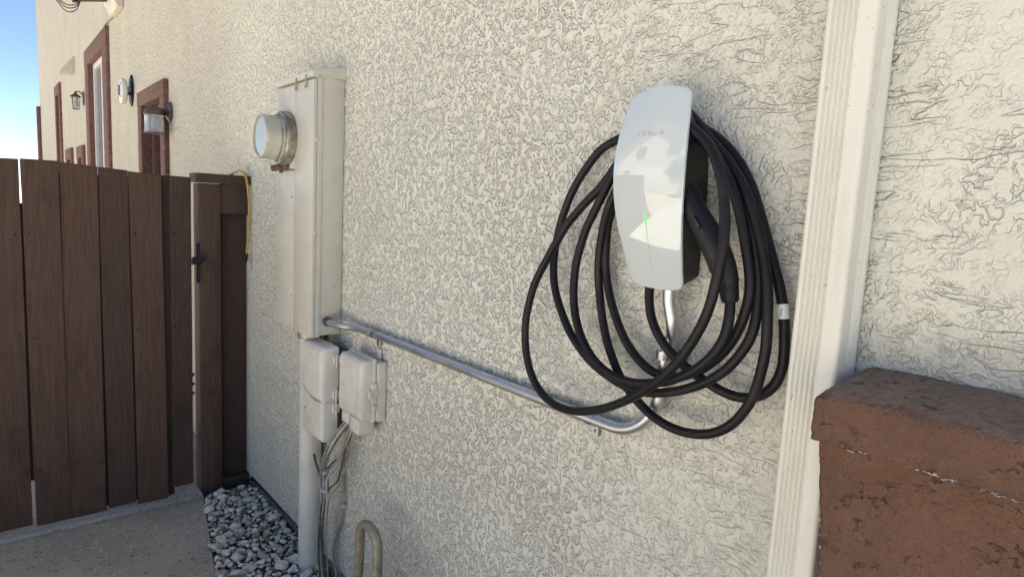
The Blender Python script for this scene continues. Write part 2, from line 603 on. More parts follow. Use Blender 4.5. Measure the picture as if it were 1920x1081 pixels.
CABLE = [
    (-0.733,-0.046,1.274), (-0.727,-0.049,1.245), (-0.712,-0.052,1.215), (-0.689,-0.054,1.189), (-0.662,-0.052,1.167),
    (-0.629,-0.051,1.150), (-0.592,-0.046,1.134), (-0.564,-0.039,1.123), (-0.536,-0.032,1.120), (-0.514,-0.029,1.126),
    (-0.493,-0.027,1.142), (-0.480,-0.026,1.163), (-0.474,-0.026,1.189), (-0.475,-0.026,1.224), (-0.481,-0.026,1.268),
    (-0.491,-0.026,1.308), (-0.508,-0.026,1.352), (-0.525,-0.026,1.395), (-0.544,-0.026,1.442), (-0.565,-0.026,1.485),
    (-0.596,-0.025,1.525), (-0.630,-0.025,1.555), (-0.662,-0.024,1.572), (-0.690,-0.022,1.592), (-0.740,-0.022,1.590),
    (-0.888,-0.030,1.548), (-0.918,-0.031,1.521), (-0.949,-0.033,1.483), (-0.970,-0.034,1.448), (-0.986,-0.036,1.407),
    (-0.996,-0.038,1.366), (-1.000,-0.041,1.325), (-0.997,-0.044,1.284), (-0.984,-0.048,1.246), (-0.960,-0.053,1.210),
    (-0.925,-0.059,1.170), (-0.886,-0.065,1.141), (-0.848,-0.068,1.119), (-0.802,-0.070,1.102), (-0.755,-0.073,1.093),
    (-0.707,-0.075,1.093), (-0.664,-0.073,1.102), (-0.615,-0.071,1.122), (-0.576,-0.069,1.146), (-0.548,-0.067,1.171),
    (-0.529,-0.062,1.200), (-0.516,-0.057,1.230), (-0.513,-0.052,1.263), (-0.514,-0.049,1.293), (-0.519,-0.048,1.336),
    (-0.530,-0.047,1.376), (-0.544,-0.046,1.418), (-0.562,-0.046,1.457), (-0.583,-0.045,1.492), (-0.613,-0.045,1.528),
    (-0.643,-0.044,1.554), (-0.690,-0.044,1.588), (-0.740,-0.044,1.586), (-0.855,-0.035,1.404), (-0.859,-0.033,1.363),
    (-0.860,-0.032,1.325), (-0.855,-0.030,1.287), (-0.840,-0.033,1.251), (-0.816,-0.037,1.210), (-0.785,-0.041,1.171),
    (-0.751,-0.045,1.145), (-0.713,-0.050,1.129), (-0.670,-0.054,1.127), (-0.627,-0.056,1.142), (-0.589,-0.056,1.168),
    (-0.558,-0.056,1.202), (-0.537,-0.057,1.244), (-0.527,-0.058,1.283), (-0.524,-0.059,1.305), (-0.528,-0.060,1.336),
    (-0.538,-0.061,1.375), (-0.550,-0.061,1.417), (-0.565,-0.062,1.457), (-0.587,-0.061,1.494), (-0.611,-0.061,1.525),
    (-0.638,-0.060,1.548), (-0.690,-0.060,1.584), (-0.740,-0.060,1.582), (-0.847,-0.050,1.421), (-0.861,-0.045,1.379),
    (-0.870,-0.040,1.335), (-0.874,-0.035,1.296), (-0.868,-0.033,1.253), (-0.852,-0.036,1.200), (-0.829,-0.039,1.150),
    (-0.806,-0.042,1.118), (-0.783,-0.045,1.092), (-0.760,-0.049,1.077), (-0.735,-0.052,1.063), (-0.707,-0.054,1.050),
    (-0.672,-0.054,1.039), (-0.634,-0.054,1.036), (-0.597,-0.054,1.042), (-0.563,-0.054,1.056), (-0.535,-0.055,1.079),
    (-0.516,-0.055,1.107), (-0.502,-0.055,1.138), (-0.494,-0.056,1.176), (-0.489,-0.057,1.220), (-0.491,-0.058,1.263),
    (-0.496,-0.056,1.304), (-0.506,-0.053,1.345), (-0.522,-0.051,1.395), (-0.543,-0.049,1.441), (-0.567,-0.048,1.483),
    (-0.597,-0.046,1.518), (-0.633,-0.045,1.551), (-0.690,-0.050,1.606), (-0.740,-0.050,1.604), (-0.859,-0.060,1.468),
    (-0.887,-0.063,1.443), (-0.918,-0.066,1.413), (-0.942,-0.069,1.386), (-0.964,-0.070,1.353), (-0.986,-0.070,1.322),
    (-1.010,-0.070,1.285), (-1.030,-0.070,1.249), (-1.042,-0.070,1.211), (-1.050,-0.070,1.169), (-1.048,-0.070,1.121),
    (-1.033,-0.072,1.075), (-1.010,-0.073,1.042), (-0.977,-0.075,1.018), (-0.930,-0.081,1.008), (-0.875,-0.089,1.012),
    (-0.820,-0.096,1.028), (-0.765,-0.102,1.052), (-0.717,-0.107,1.080), (-0.679,-0.111,1.107), (-0.644,-0.115,1.136),
    (-0.619,-0.117,1.163), (-0.596,-0.118,1.194), (-0.578,-0.120,1.224), (-0.564,-0.119,1.255), (-0.555,-0.119,1.285),
    (-0.550,-0.118,1.321), (-0.546,-0.116,1.359), (-0.546,-0.113,1.393), (-0.551,-0.110,1.430), (-0.562,-0.106,1.471),
    (-0.578,-0.101,1.505), (-0.599,-0.095,1.534), (-0.626,-0.090,1.555), (-0.690,-0.082,1.592), (-0.740,-0.082,1.590),
    (-0.850,-0.060,1.458), (-0.872,-0.060,1.420), (-0.891,-0.060,1.386), (-0.905,-0.060,1.347), (-0.912,-0.063,1.307),
    (-0.911,-0.066,1.268), (-0.905,-0.069,1.231), (-0.887,-0.074,1.189), (-0.860,-0.079,1.155), (-0.827,-0.085,1.131),
    (-0.790,-0.089,1.115), (-0.748,-0.090,1.108), (-0.697,-0.091,1.113), (-0.645,-0.092,1.131), (-0.609,-0.090,1.151),
    (-0.580,-0.089,1.174), (-0.558,-0.088,1.200), (-0.545,-0.085,1.229), (-0.542,-0.083,1.260), (-0.545,-0.080,1.285),
]

# ================================================================== STRUCTURE
def sheet(name, poly, z, mat, kind='structure', parent=None):
    bm = B()
    bm.faces.new([bm.verts.new((x, y, z)) for x, y in poly])
    o = obj(name, bm, mat, parent, smooth=False)
    if kind:
        o['kind'] = kind
    return o


sheet('ground', [(-600, -600), (600, -600), (600, 600), (-600, 600)], -0.16, M['ground'])
sheet('driveway', [(-3.05, -7.4), (9, -7.4), (9, -1.25), (1.2, -0.9), (-0.6, -1.0), (-2.0, -1.35), (-3.05, -1.35)], -0.05, M['drive'])
# walkway slab to the gate: a real slab with a rounded edge
PATH_EDGE = [(-3.135, -0.235), (-3.0, -0.262), (-2.84, -0.291), (-2.62, -0.332), (-2.42, -0.369), (-2.1, -0.44), (-1.6, -0.56), (-0.9, -0.72), (1.2, -0.86)]
pp = PATH_EDGE + [(1.2, -1.6), (-2.0, -1.6), (-3.135, -1.6)]
o = obj('walkway', prism(pp, 'z', -0.14, -0.04, 0.006, 2), M['path'])
o['kind'] = 'structure'
# raised concrete strip under the gate
bm = prism([(-3.29, -0.062), (-3.14, -0.062), (-3.142, -0.032), (-3.155, -0.026), (-3.285, -0.020)], 'y', -1.7, -0.235, 0.003, 1)
o = obj('gate_threshold', bm, M['strip'])
o['kind'] = 'structure'
# yard path behind the gate
sheet('yard_path', [(-30, -1.5), (-3.29, -1.5), (-3.29, -0.3), (-30, -0.3)], -0.06, M['drive'])
# soil of the planting strip along the wall
nx, ny = 70, 18
bm = B()
gv = []
for i in range(nx + 1):
    row = []
    for j in range(ny + 1):
        x = -3.19 + 3.1 * i / nx
        y0 = np.interp(x, [p[0] for p in PATH_EDGE], [p[1] for p in PATH_EDGE]) - 0.01
        y = y0 + (0.02 - y0) * j / ny
        row.append(bm.verts.new((x, y, -0.052 + 0.008 * math.sin(x * 9 + y * 13) + random.uniform(-.006, .006))))
    gv.append(row)
for i in range(nx):
    for j in range(ny):
        bm.faces.new((gv[i][j], gv[i + 1][j], gv[i + 1][j + 1], gv[i][j + 1]))
bed = obj('gravel_bed', bm, M['soil'])
bed['kind'] = 'structure'

# stones of the gravel bed: hulls shared between alike stones
stone_meshes = []
for k in range(12):
    bm = B()
    sc = (random.uniform(.8, 1.15), random.uniform(.6, .95), random.uniform(.45, .7))
    for i in range(19):
        v = Vector((random.gauss(0, 1), random.gauss(0, 1), random.gauss(0, 1))).normalized() * random.uniform(.86, 1.0)
        bm.verts.new((v.x * sc[0], v.y * sc[1], v.z * sc[2]))
    r = bmesh.ops.convex_hull(bm, input=bm.verts)
    bmesh.ops.delete(bm, geom=[g for g in r['geom_interior'] if isinstance(g, bmesh.types.BMVert)], context='VERTS')
    me = bpy.data.meshes.new('stone')
    bm.to_mesh(me)
    bm.free()
    me.shade_smooth()
    me.set_sharp_from_angle(angle=math.radians(38))
    me.materials.append(STONES[[0, 0, 0, 0, 1, 1, 0, 2, 1, 0, 2, 3][k]])
    stone_meshes.append(me)


def path_y(x):
    return float(np.interp(x, [p[0] for p in PATH_EDGE], [p[1] for p in PATH_EDGE]))


placed = []
tries = 0
count = 0
far_stone = []
while count < 300 and tries < 60000:
    tries += 1
    x = random.uniform(-3.13, -2.12)
    y = random.uniform(path_y(x) + 0.012, -0.012)
    if x > -2.2 and y > -0.12:
        continue
    s = random.choice([.017, .020, .024, .028, .033, .038])
    if count > 130:
        s *= 0.72
    ok = True
    for (a, b_, c) in placed:
        if (a - x) ** 2 + (b_ - y) ** 2 < (0.74 * (s + c)) ** 2:
            ok = False
            break
    # leave the soil bare here and there towards the wall
    if y > -0.07 and random.random() < 0.5:
        ok = False
    if not ok:
        continue
    placed.append((x, y, s))
    o = bpy.data.objects.new('stone', random.choice(stone_meshes))
    COL.objects.link(o)
    o.location = (x, y, -0.036 + random.uniform(-.004, .010))
    o.rotation_euler = (random.uniform(-.5, .5), random.uniform(-.5, .5), random.uniform(0, 6.28))
    o.scale = (s, s, s)
    o.parent = bed
    count += 1
# rest of the bed: small chips, too many and too small to pick apart
bm = B()
for i in range(2600):
    x = random.uniform(-3.15, -0.45)
    y = random.uniform(path_y(x) + 0.004, -0.004)
    s = random.uniform(.004, .011) if x < -2.15 else random.uniform(.006, .02)
    vs = bmesh.ops.create_icosphere(bm, subdivisions=1, radius=1, matrix=Matrix.Translation((x, y, -0.044)) @ Matrix.Rotation(random.uniform(0, 6), 4, 'Z') @ Matrix.Rotation(random.uniform(-.6, .6), 4, 'X') @ Matrix.Diagonal((s, s * random.uniform(.5, .9), s * random.uniform(.4, .7), 1)))['verts']
    mi = random.choice([0, 0, 1, 1, 2, 3, 3])
    for f in {f for v in vs for f in v.link_faces}:
        f.material_index = mi
chips = obj('stone_chips', bm, STONES, bed)
chips['kind'] = 'stuff'

# ================================================================== THE HOUSE
house = thing('house', 'cream stucco house wall with brown trimmed windows running along the side yard', 'house', (0, 0, 0))
OPEN = [  # x0, x1, z0, z1 of the wall openings (window, door, slit windows far along the wall)
    (-8.75, -7.66, 0.9, 2.79),
    (-5.72, -5.04, -0.02, 2.06),
    (-12.80, -12.30, 0.7, 2.84),
    (-11.38, -10.92, 0.9, 1.80),
    (-9.94, -9.62, 0.9, 1.78)]
xs = [0.0]
X = -0.30
xs = [X]
while X > -16.7:
    X -= 0.0025 * (1 + 0.16 * X * X) if X > -3.4 else (0.02 if X > -7 else 0.12)
    xs.append(X)
xs = [x for x in xs if x > -16.66] + [-16.7]
X = -0.30
while X < 0.1:
    X += 0.004
    xs.append(X)
xs += [0.4, 1, 2, 3, 4]
zs = list(np.arange(-0.002, 1.96, 0.0027)) + list(np.arange(1.96, 2.3, 0.005))
z = 2.3
while z < 5.2:
    z += 0.03 + (z - 2.3) * 0.05
    zs.append(min(z, 5.2))
for (a, b_, c, d) in OPEN:
    xs += [a, b_]
    zs += [c, d]


def clean(a, eps):
    a = sorted(a)
    out = [a[0]]
    for v in a[1:]:
        if v - out[-1] > eps:
            out.append(v)
    return np.array(out)


keep = sorted({v for q in OPEN for v in q[:2]})
xs = clean(list({round(v, 5) for v in xs}), 1e-4)
zs = clean(list({round(v, 5) for v in zs}), 1e-4)
Xg, Zg = np.meshgrid(xs, zs, indexing='ij')
nX, nZ = Xg.shape
co = np.stack([Xg, np.zeros_like(Xg), Zg], -1).reshape(-1, 3)
ii, jj = np.meshgrid(np.arange(nX - 1), np.arange(nZ - 1), indexing='ij')
cx = (xs[:-1] + xs[1:]) / 2
cz = (zs[:-1] + zs[1:]) / 2
mask = np.ones((nX - 1, nZ - 1), bool)
for (a, b_, c, d) in OPEN:
    mask &= ~(((cx > a) & (cx < b_))[:, None] & ((cz > c) & (cz < d))[None, :])
ii = ii[mask]
jj = jj[mask]
quads = np.stack([ii * nZ + jj, (ii + 1) * nZ + jj, (ii + 1) * nZ + jj + 1, ii * nZ + jj + 1], -1).astype(np.int32)
me = bpy.data.meshes.new('stucco_wall')
me.vertices.add(len(co))
me.vertices.foreach_set('co', co.ravel().astype(np.float32))
me.loops.add(quads.size)
me.loops.foreach_set('vertex_index', quads.ravel())
me.polygons.add(len(quads))
me.polygons.foreach_set('loop_start', np.arange(0, quads.size, 4, dtype=np.int32))
me.polygons.foreach_set('loop_total', np.full(len(quads), 4, dtype=np.int32))
me.update(calc_edges=True)
me.shade_smooth()
link_obj('stucco_wall', me, M['stucco'], house)

plain = simple('plain_stucco', (0.62, 0.57, 0.49), 0.9, var=0.06, scale=3, bump=0.6, bscale=60)
bm = B()
add_box(bm, (-16.7, 0.30, -0.3), (4.0, 9.0, 5.20))
add_box(bm, (-16.7, 0.004, -0.3), (-16.6, 0.298, 5.20))
add_box(bm, (-16.59, 0.02, -0.3), (4.0, 0.26, -0.006))
obj('building_body', bm, plain, house, smooth=False)
# roof with an eave over the wall
bm = prism([(-0.22, 5.26), (-0.22, 5.40), (4.5, 6.9), (9.4, 5.42), (9.4, 5.26)], 'x', -16.95, 4.3)
obj('roof', bm, M['roof'], house, smooth=False)
# weep screed at the foot of the stucco and the slab edge below it
bm = prism([(0.0, 0.004), (-0.010, -0.002), (-0.012, -0.012), (-0.004, -0.014), (0.012, -0.008)], 'x', -3.16, -0.36)
obj('weep_screed', bm, M['steel'], house, smooth=False)
obj('slab_edge', box((-3.9, 0.003, -0.3), (-0.36, 0.019, -0.012)), M['strip'], house, smooth=False)


def trim_ring(x0, x1, z0, z1, w, wt, proud, parent, bottom=True):
    """Brown foam trim round an opening: four bands, a little rough, standing off the wall."""
    zb = z0 - (w if bottom else 0)
    bands = [((x0 - w, -proud, zb), (x0, 0.10, z1)), ((x1, -proud, zb), (x1 + w, 0.10, z1)),
             ((x0 - w, -proud - 0.003, z1), (x1 + w, 0.10, z1 + wt))]
    if bottom:
        bands.append(((x0, -proud - 0.003, z0 - w), (x1, 0.10, z0)))
    for lo, hi in bands:
        obj('trim_band', box(lo, hi, 0.006, 2), M['trim'], parent)


# tall window
a, b_, c, d = OPEN[0]
w1 = obj('window', box((a, 0.085, c), (b_, 0.10, d)), M['white_frame'], house, smooth=False)
mid = (a + b_) / 2
for lo, hi in [((a + .003, 0.02, c + .003), (a + .06, 0.084, d - .003)), ((b_ - .06, 0.02, c + .003), (b_ - .003, 0.084, d - .003)),
               ((a + .062, 0.02, d - .06), (b_ - .062, 0.084, d - .003)), ((a + .062, 0.02, c + .003), (b_ - .062, 0.084, c + .06)),
               ((mid - .03, 0.03, c + .062), (mid + .03, 0.078, d - .062))]:
    obj('frame', box(lo, hi, 0.004), M['white_frame'], w1)
obj('pane', box((a + .062, 0.05, c + .062), (mid - .032, 0.056, d - .062)), M['pane'], w1, smooth=False)
obj('pane', box((mid + .032, 0.06, c + .062), (b_ - .062, 0.066, d - .062)), M['pane'], w1, smooth=False)
trim_ring(a, b_, c, d, 0.28, 0.17, 0.03, house)
# side door
a, b_, c, d = OPEN[1]
d1 = obj('door', box((a + .04, 0.10, c), (b_ - .04, 0.14, d - .04), 0.003), M['door'], house)
obj('door_jamb', box((a + .001, 0.045, c), (a + .038, 0.16, d - .002), 0.003), M['trim'], d1)
obj('door_jamb', box((b_ - .038, 0.045, c), (b_ - .001, 0.16, d - .002), 0.003), M['trim'], d1)
obj('door_jamb', box((a + .04, 0.045, d - .038), (b_ - .04, 0.16, d - .002), 0.003), M['trim'], d1)
for zz in (0.25, 1.15):
    obj('door_panel', box((a + .12, 0.088, zz), (b_ - .12, 0.099, zz + 0.72), 0.008), M['door'], d1)
obj('door_knob', lathe([(0.0, 0), (0.02, 0.0), (0.012, 0.02), (0.028, 0.04), (0.028, 0.055), (0.0, 0.065)], (b_ - .10, 0.099, 1.0), (0, -1, 0), 16), M['bronze'], d1)
trim_ring(a, b_, c, d, 0.135, 0.11, 0.03, house, bottom=False)
# slit windows farther on
for (a, b_, c, d), wd in ((OPEN[2], 0.15), (OPEN[3], 0.16), (OPEN[4], 0.17)):
    w2 = obj('window', box((a, 0.085, c), (b_, 0.10, d)), M['trim'], house, smooth=False)
    obj('frame', box((a + .003, 0.03, c), (a + .05, 0.084, d - .003), 0.004), M['door'], w2)
    obj('frame', box((b_ - .05, 0.03, c), (b_ - .003, 0.084, d - .003), 0.004), M['door'], w2)
    obj('pane', box((a + .051, 0.055, c), (b_ - .051, 0.06, d - .003)), M['pane'], w2, smooth=False)
    trim_ring(a, b_, c, d, wd, 0.15, 0.03, house)
obj('corner_trim', box((-16.82, -0.06, -0.02), (-16.55, -0.004, 3.02), 0.008), M['trim'], house)


# projecting brown stucco base with its cap to the right of the downspout
def dense_box(xa, ya, za):
    """Closed box with gridded faces (for real displacement); xa, ya, za are coordinate arrays."""
    bm = B()
    cache = {}

    def v(x, y, z):
        k = (round(x, 5), round(y, 5), round(z, 5))
        if k not in cache:
            cache[k] = bm.verts.new(k)
        return cache[k]

    def grid(f, A, Bq):
        for i in range(len(A) - 1):
            for j in range(len(Bq) - 1):
                bm.faces.new((f(A[i], Bq[j]), f(A[i + 1], Bq[j]), f(A[i + 1], Bq[j + 1]), f(A[i], Bq[j + 1])))
    grid(lambda x, z: v(x, ya[0], z), xa, za)
    grid(lambda y, z: v(xa[0], y, z), ya, za)
    grid(lambda x, y: v(x, y, za[-1](x, y) if callable(za[-1]) else za[-1]), xa, ya)
    grid(lambda x, y: v(x, y, za[0]), xa, ya)
    grid(lambda y, z: v(xa[-1], y, z), ya, za)
    return bm


wx = np.concatenate([np.arange(-0.346, -0.05, 0.0032), np.arange(-0.05, 0.3, 0.03), [0.8, 2.0, 3.9]])
wz = np.concatenate([[-0.12, 0.3, 0.6], np.arange(0.8, 1.128, 0.0032), [1.128]])
wy = np.concatenate([np.arange(-0.108, -0.004, 0.004), [-0.003]])
bm = dense_box(wx, wy, wz)
for v in bm.verts:          # the left end was floated out of plumb: it widens towards the cap
    v.co.x -= 0.120 * max(-0.15, v.co.z - 0.93) * max(0.0, 1 - (v.co.x + 0.346) / 0.25)
base = obj('wainscot_base', bm, M['brown_stucco'], house, angle=180)
base['label'] = 'chocolate brown painted stucco base with peeling left edge'
cxs = np.concatenate([np.arange(-0.363, -0.05, 0.0032), np.arange(-0.05, 0.3, 0.03), [0.8, 2.0, 3.9]])
cys = np.concatenate([np.arange(-0.150, -0.004, 0.0035), [-0.003]])
czs = np.concatenate([np.arange(1.130, 1.198, 0.0032), [1.198]])
bm = dense_box(cxs, cys, czs)
for v in bm.verts:          # the top falls gently towards the front, the front edge is rounded and uneven
    if v.co.z > 1.19:
        v.co.z += 0.014 * (v.co.y + 0.15) / 0.15
        e = max(0.0, 1 - (v.co.y + 0.15) / 0.02)
        v.co.z -= 0.010 * e * e
        e2 = max(0.0, 1 - (v.co.x + 0.363) / 0.022)
        v.co.z -= 0.012 * e2 * e2 + 0.001 * math.sin(v.co.x * 70)
    v.co.y += 0.0022 * math.sin(v.co.x * 46 + 1) if v.co.y < -0.10 else 0
cap = obj('wainscot_cap', bm, M['brown_stucco'], base, angle=180)
cap['label'] = 'dusty worn stucco cap on the brown base'
# chips of white undercoat showing along the lower lip and the left edge
bm = B()
for k in range(64):
    if k < 44:
        x = random.choice([-0.30, -0.235, -0.205, -0.165, -0.15, -0.13]) + random.gauss(0, .012)
        p = Vector((x, -0.1540 + 0.0022 * math.sin(x * 46 + 1), 1.1305 + random.uniform(-.0015, .0025)))
        s = Vector((random.uniform(.0008, .0030), 0.0009, random.uniform(.0004, .0010)))
    else:
        zq = random.uniform(0.80, 1.06)
        p = Vector((-0.3485 - 0.120 * (zq - 0.93), -0.1095 + random.uniform(0, .003), zq))
        s = Vector((0.0010, 0.0010, random.uniform(.001, .0045)))
    bmesh.ops.create_icosphere(bm, subdivisions=1, radius=1, matrix=Matrix.Translation(p) @ Matrix.Diagonal((*s, 1)))
o = obj('flaked_paint', bm, M['wire_white'], base)
o['kind'] = 'stuff'
M_ = None

# ================================================================== DOWNSPOUT
ds = thing('downspout', 'cream fluted metal downspout running up the stucco wall', 'downspout', (-0.41, -0.03, -0.04))
prof = []
x0, x1, yf, yb = -0.446, -0.375, -0.070, -0.004
rc = 0.007
n = 150
for i in range(n + 1):                                 # front face with five flutes
    u = i / n
    x = x0 + rc + (x1 - x0 - 2 * rc) * u
    y = yf
    if 0.02 < u < 0.68:
        y += 0.0026 * (1 - math.cos((u - 0.02) / 0.66 * 5 * 2 * math.pi))
    prof.append((x, y))
for k in range(1, 7):
    a = math.pi / 2 * k / 7
    prof.append((x1 - rc + rc * math.sin(a), yf + rc - rc * math.cos(a)))
n = 90
for i in range(n + 1):                                 # right side with three shallow flutes
    u = i / n
    y = yf + rc + (yb - yf - rc - 0.004) * u
    x = x1
    if 0.42 < u < 0.95:
        x -= 0.0018 * (1 - math.cos((u - 0.42) / 0.53 * 3 * 2 * math.pi))
    prof.append((x, y))
prof += [(x1, yb), (x0, yb), (x0, yf + rc)]
for k in range(1, 7):
    a = math.pi / 2 * k / 7
    prof.append((x0 + rc - rc * math.cos(a), yf + rc - rc * math.sin(a)))
bm = B()
rings = []
for z in (-0.02, 0.6, 1.2, 1.8, 2.6, 4.0, 5.2):
    rings.append([bm.verts.new((x, y, z)) for x, y in prof])
for a, b_ in zip(rings, rings[1:]):
    for k in range(len(prof)):
        k2 = (k + 1) % len(prof)
        bm.faces.new((a[k], a[k2], b_[k2], b_[k]))
obj('pipe', bm, M['downspout'], ds, angle=60)
for zz in (0.45, 2.5):
    obj('strap', box((x0 - .012, yf - .003, zz), (x1 + .012, yf - .0005, zz + .03), 0.001), M['downspout'], ds)

# ================================================================== METER CABINET
mc = thing('meter_cabinet', 'tall beige steel electric meter cabinet with a round glass meter', 'meter cabinet', (-2.33, -0.05, 0.925))
XL, XR, YF, Z0, Z1 = -2.505, -2.152, -0.115, 0.925, 1.852
obj('cabinet', box((XL + .004, YF + .014, Z0 + .002), (XR - .003, -0.001, Z1 - .002), 0.003), M['box_paint'], mc)
# front: left door above and below the meter, right door full height
SEAM = -2.325
obj('front_panel', box((XL, YF, 1.522), (SEAM - .0025, YF + .0125, Z1 - .031), 0.0022), M['box_paint'], mc)
obj('front_panel', box((XL, YF, Z0), (SEAM - .0025, YF + .0125, 1.5165), 0.0022), M['box_paint'], mc)
obj('front_panel', box((SEAM + .0025, YF - .001, Z0 - .004), (XR, YF + .0125, Z1 - .031), 0.0022), M['box_paint'], mc)
obj('side_flange', box((XR - .0025, YF + .0135, Z0 - .002), (XR + .0012, YF + .03, Z1 - .026), 0.0006, 1), M['box_paint'], mc)
# sloping rain lid with a lip over the front
lid = prism([(YF - .006, Z1 - .024), (YF - .006, Z1 - .002), (0.0, Z1 + .024), (0.0, Z1 - .018), (YF + .013, Z1 - .018), (YF + .013, Z1 - .024)], 'x', XL - .005, XR + .005, 0.0012, 1)
obj('rain_lid', lid, M['box_paint'], mc)
for xx in (-2.295, -2.205):
    bm = B()
    add_box(bm, (xx - .004, YF - .0095, Z1 - .052), (xx + .004, YF - .0068, Z1 - .012), 0.0008, 1)
    add_box(bm, (xx - .010, YF - .0095, Z1 - .056), (xx + .004, YF - .0068, Z1 - .048), 0.0008, 1)
    obj('lid_hook', bm, M['wire_grey'], mc)
obj('keyhole_hook', box((-2.47, YF - .004, 1.508), (-2.44, YF - .0005, 1.520), 0.001, 1), M['iron'], mc)
for (yy, zz) in ((-0.088, 1.785), (-0.035, 1.785), (-0.105, 1.62), (-0.035, 1.49), (-0.105, 1.30), (-0.035, 1.10)):
    obj('screw', lathe([(0.0, 0.005), (0.005, 0.0045), (0.0075, 0.0), (0.0075, -0.002)], (XR - .002 if yy > -.1 else XR + .001, yy, zz), (1, 0, 0), 14), M['box_paint'], mc)
for zz in (1.05, 1.42):
    obj('screw', lathe([(0.0, 0.003), (0.003, 0.0025), (0.0042, 0.0), (0.0042, -0.002)], (-2.345, YF, zz), (0, -1, 0), 12), M['steel'], mc)
# the round meter
mx, mz = -2.392, 1.632
mt = obj('meter', lathe([(0.0, 0), (0.082, 0.0), (0.082, 0.02), (0.0, 0.021)], (mx, YF, mz), (0, -1, 0), 40), M['steel'], mc)
obj('sealing_ring', lathe([(0.088, 0.001), (0.097, 0.003), (0.099, 0.012), (0.097, 0.030), (0.092, 0.036), (0.084, 0.037), (0.083, 0.030), (0.083, 0.003)], (mx, YF, mz), (0, -1, 0), 48), M['ring'], mt)
obj('dial_plate', lathe([(0.0, 0.090), (0.068, 0.090), (0.070, 0.086), (0.070, 0.03), (0.0, 0.03)], (mx, YF, mz), (0, -1, 0), 40), M['meter_dial'], mt)
obj('meter_skirt', lathe([(0.083, 0.028), (0.081, 0.034), (0.0795, 0.085), (0.0785, 0.098), (0.0755, 0.1030), (0.0715, 0.1035), (0.0705, 0.1015), (0.0705, 0.093)], (mx, YF, mz), (0, -1, 0), 56), M['meter_skirt'], mt)
obj('skirt_band', lathe([(0.0812, 0.046), (0.0818, 0.047), (0.0815, 0.052), (0.0808, 0.053)], (mx, YF, mz), (0, -1, 0), 56), M['wire_grey'], mt)
obj('glass_cover', lathe([(0.0704, 0.0985), (0.06, 0.0992), (0.0, 0.0996)], (mx, YF, mz), (0, -1, 0), 56), M['meter_glass'], mt)
bm = B()
add_tube(bm, [(mx - .012, YF - .012, mz - .103), (mx - .012, YF - .055, mz - .112)], 0.0115, 14)
add_box(bm, (mx - .022, YF - .020, mz - .118), (mx + .02, YF - .004, mz - .094), 0.003, 1)
obj('barrel_lock', bm, M['rust'], mt)
# small tag hanging under the cabinet's left corner
tg = tag(obj('paper_tag', box((-2.512, -0.014, 0.845), (-2.485, -0.012, 0.905), 0.0005, 1), M['box_paint']), 'small beige tag on the stucco under the cabinet corner', 'tag')

# ================================================================== RISER, TELEPHONE BOXES
rs = thing('riser_pipe', 'thick off white riser pipe rising from the gravel to the meter cabinet', 'pipe', (-2.30, -0.052, -0.09))
obj('pipe', tube([(-2.30, -0.052, -0.12), (-2.30, -0.052, 0.4), (-2.30, -0.052, 0.9)], 0.0425, 36), M['riser_paint'], rs)
obj('hub', lathe([(0.0425, 0), (0.050, 0.002), (0.052, 0.012), (0.052, 0.03), (0.049, 0.034), (0.03, 0.035)], (-2.30, -0.052, 0.889), (0, 0, 1), 36), M['ring'], rs)
obj('clamp', tube([(-2.30, -0.052, 0.50), (-2.30, -0.052, 0.525)], 0.0438, 36), M['riser_paint'], rs)

tb = thing('telephone_box', 'off white plastic telephone box with a two part cover in front of the riser', 'junction box', (-2.14, -0.05, 0.57))


def soft_cover(xl, xr, yf, yb, z0, z1, cham, rad, top_extra=0.0):
    """Moulded cover: rounded-rectangle rings lofted from back to a smaller front."""
    bm = B()
    rings = []
    for (y, ins, r) in ((yb, 0.0, rad), (yf + cham, 0.0, rad), (yf + cham * .45, cham * .22, rad), (yf + cham * .12, cham * .62, rad * .9), (yf, cham, rad * .8)):
        a, b_, c, d = xl + ins, xr - ins, z0 + ins, z1 - ins - top_extra * (ins / cham)
        ring = []
        for (cx_, cz_, s) in ((b_ - r, d - r, 0), (a + r, d - r, 1), (a + r, c + r, 2), (b_ - r, c + r, 3)):
            for k in range(6):
                an = math.pi / 2 * (s + k / 5)
                ring.append(bm.verts.new((cx_ + r * math.cos(an), y, cz_ + r * math.sin(an))))
        rings.append(ring)
    for p, q in zip(rings, rings[1:]):
        for k in range(len(p)):
            k2 = (k + 1) % len(p)
            bm.faces.new((p[k], p[k2], q[k2], q[k]))
    bm.faces.new(rings[-1])
    bm.faces.new(rings[0])
    return bm


obj('back_plate', box((-2.215, -0.058, 0.600), (-2.058, -0.001, 0.880), 0.004), M['wire_dark'], tb)
obj('cover', soft_cover(-2.236, -2.048, -0.122, -0.056, 0.705, 0.905, 0.018, 0.014, 0.012), M['tele_paint'], tb, angle=50)
lower = soft_cover(-2.230, -2.052, -0.116, -0.056, 0.560, 0.712, 0.014, 0.010)
lc = obj('access_door', lower, M['tele_paint'], tb, angle=50)
obj('door_lip', tube(catmull([(-2.228, -0.117, 0.742), (-2.19, -0.1235, 0.732), (-2.14, -0.1245, 0.7145), (-2.10, -0.124, 0.7060), (-2.066, -0.118, 0.7050), (-2.049, -0.10, 0.7055)], 0.004), 0.0042, 8), M['tele_paint'], lc)
obj('door_screw', lathe([(0, .004), (.004, .0035), (.0055, 0), (.0055, -.003)], (-2.195, -0.116, 0.655), (0, -1, 0), 14), M['wire_grey'], lc)
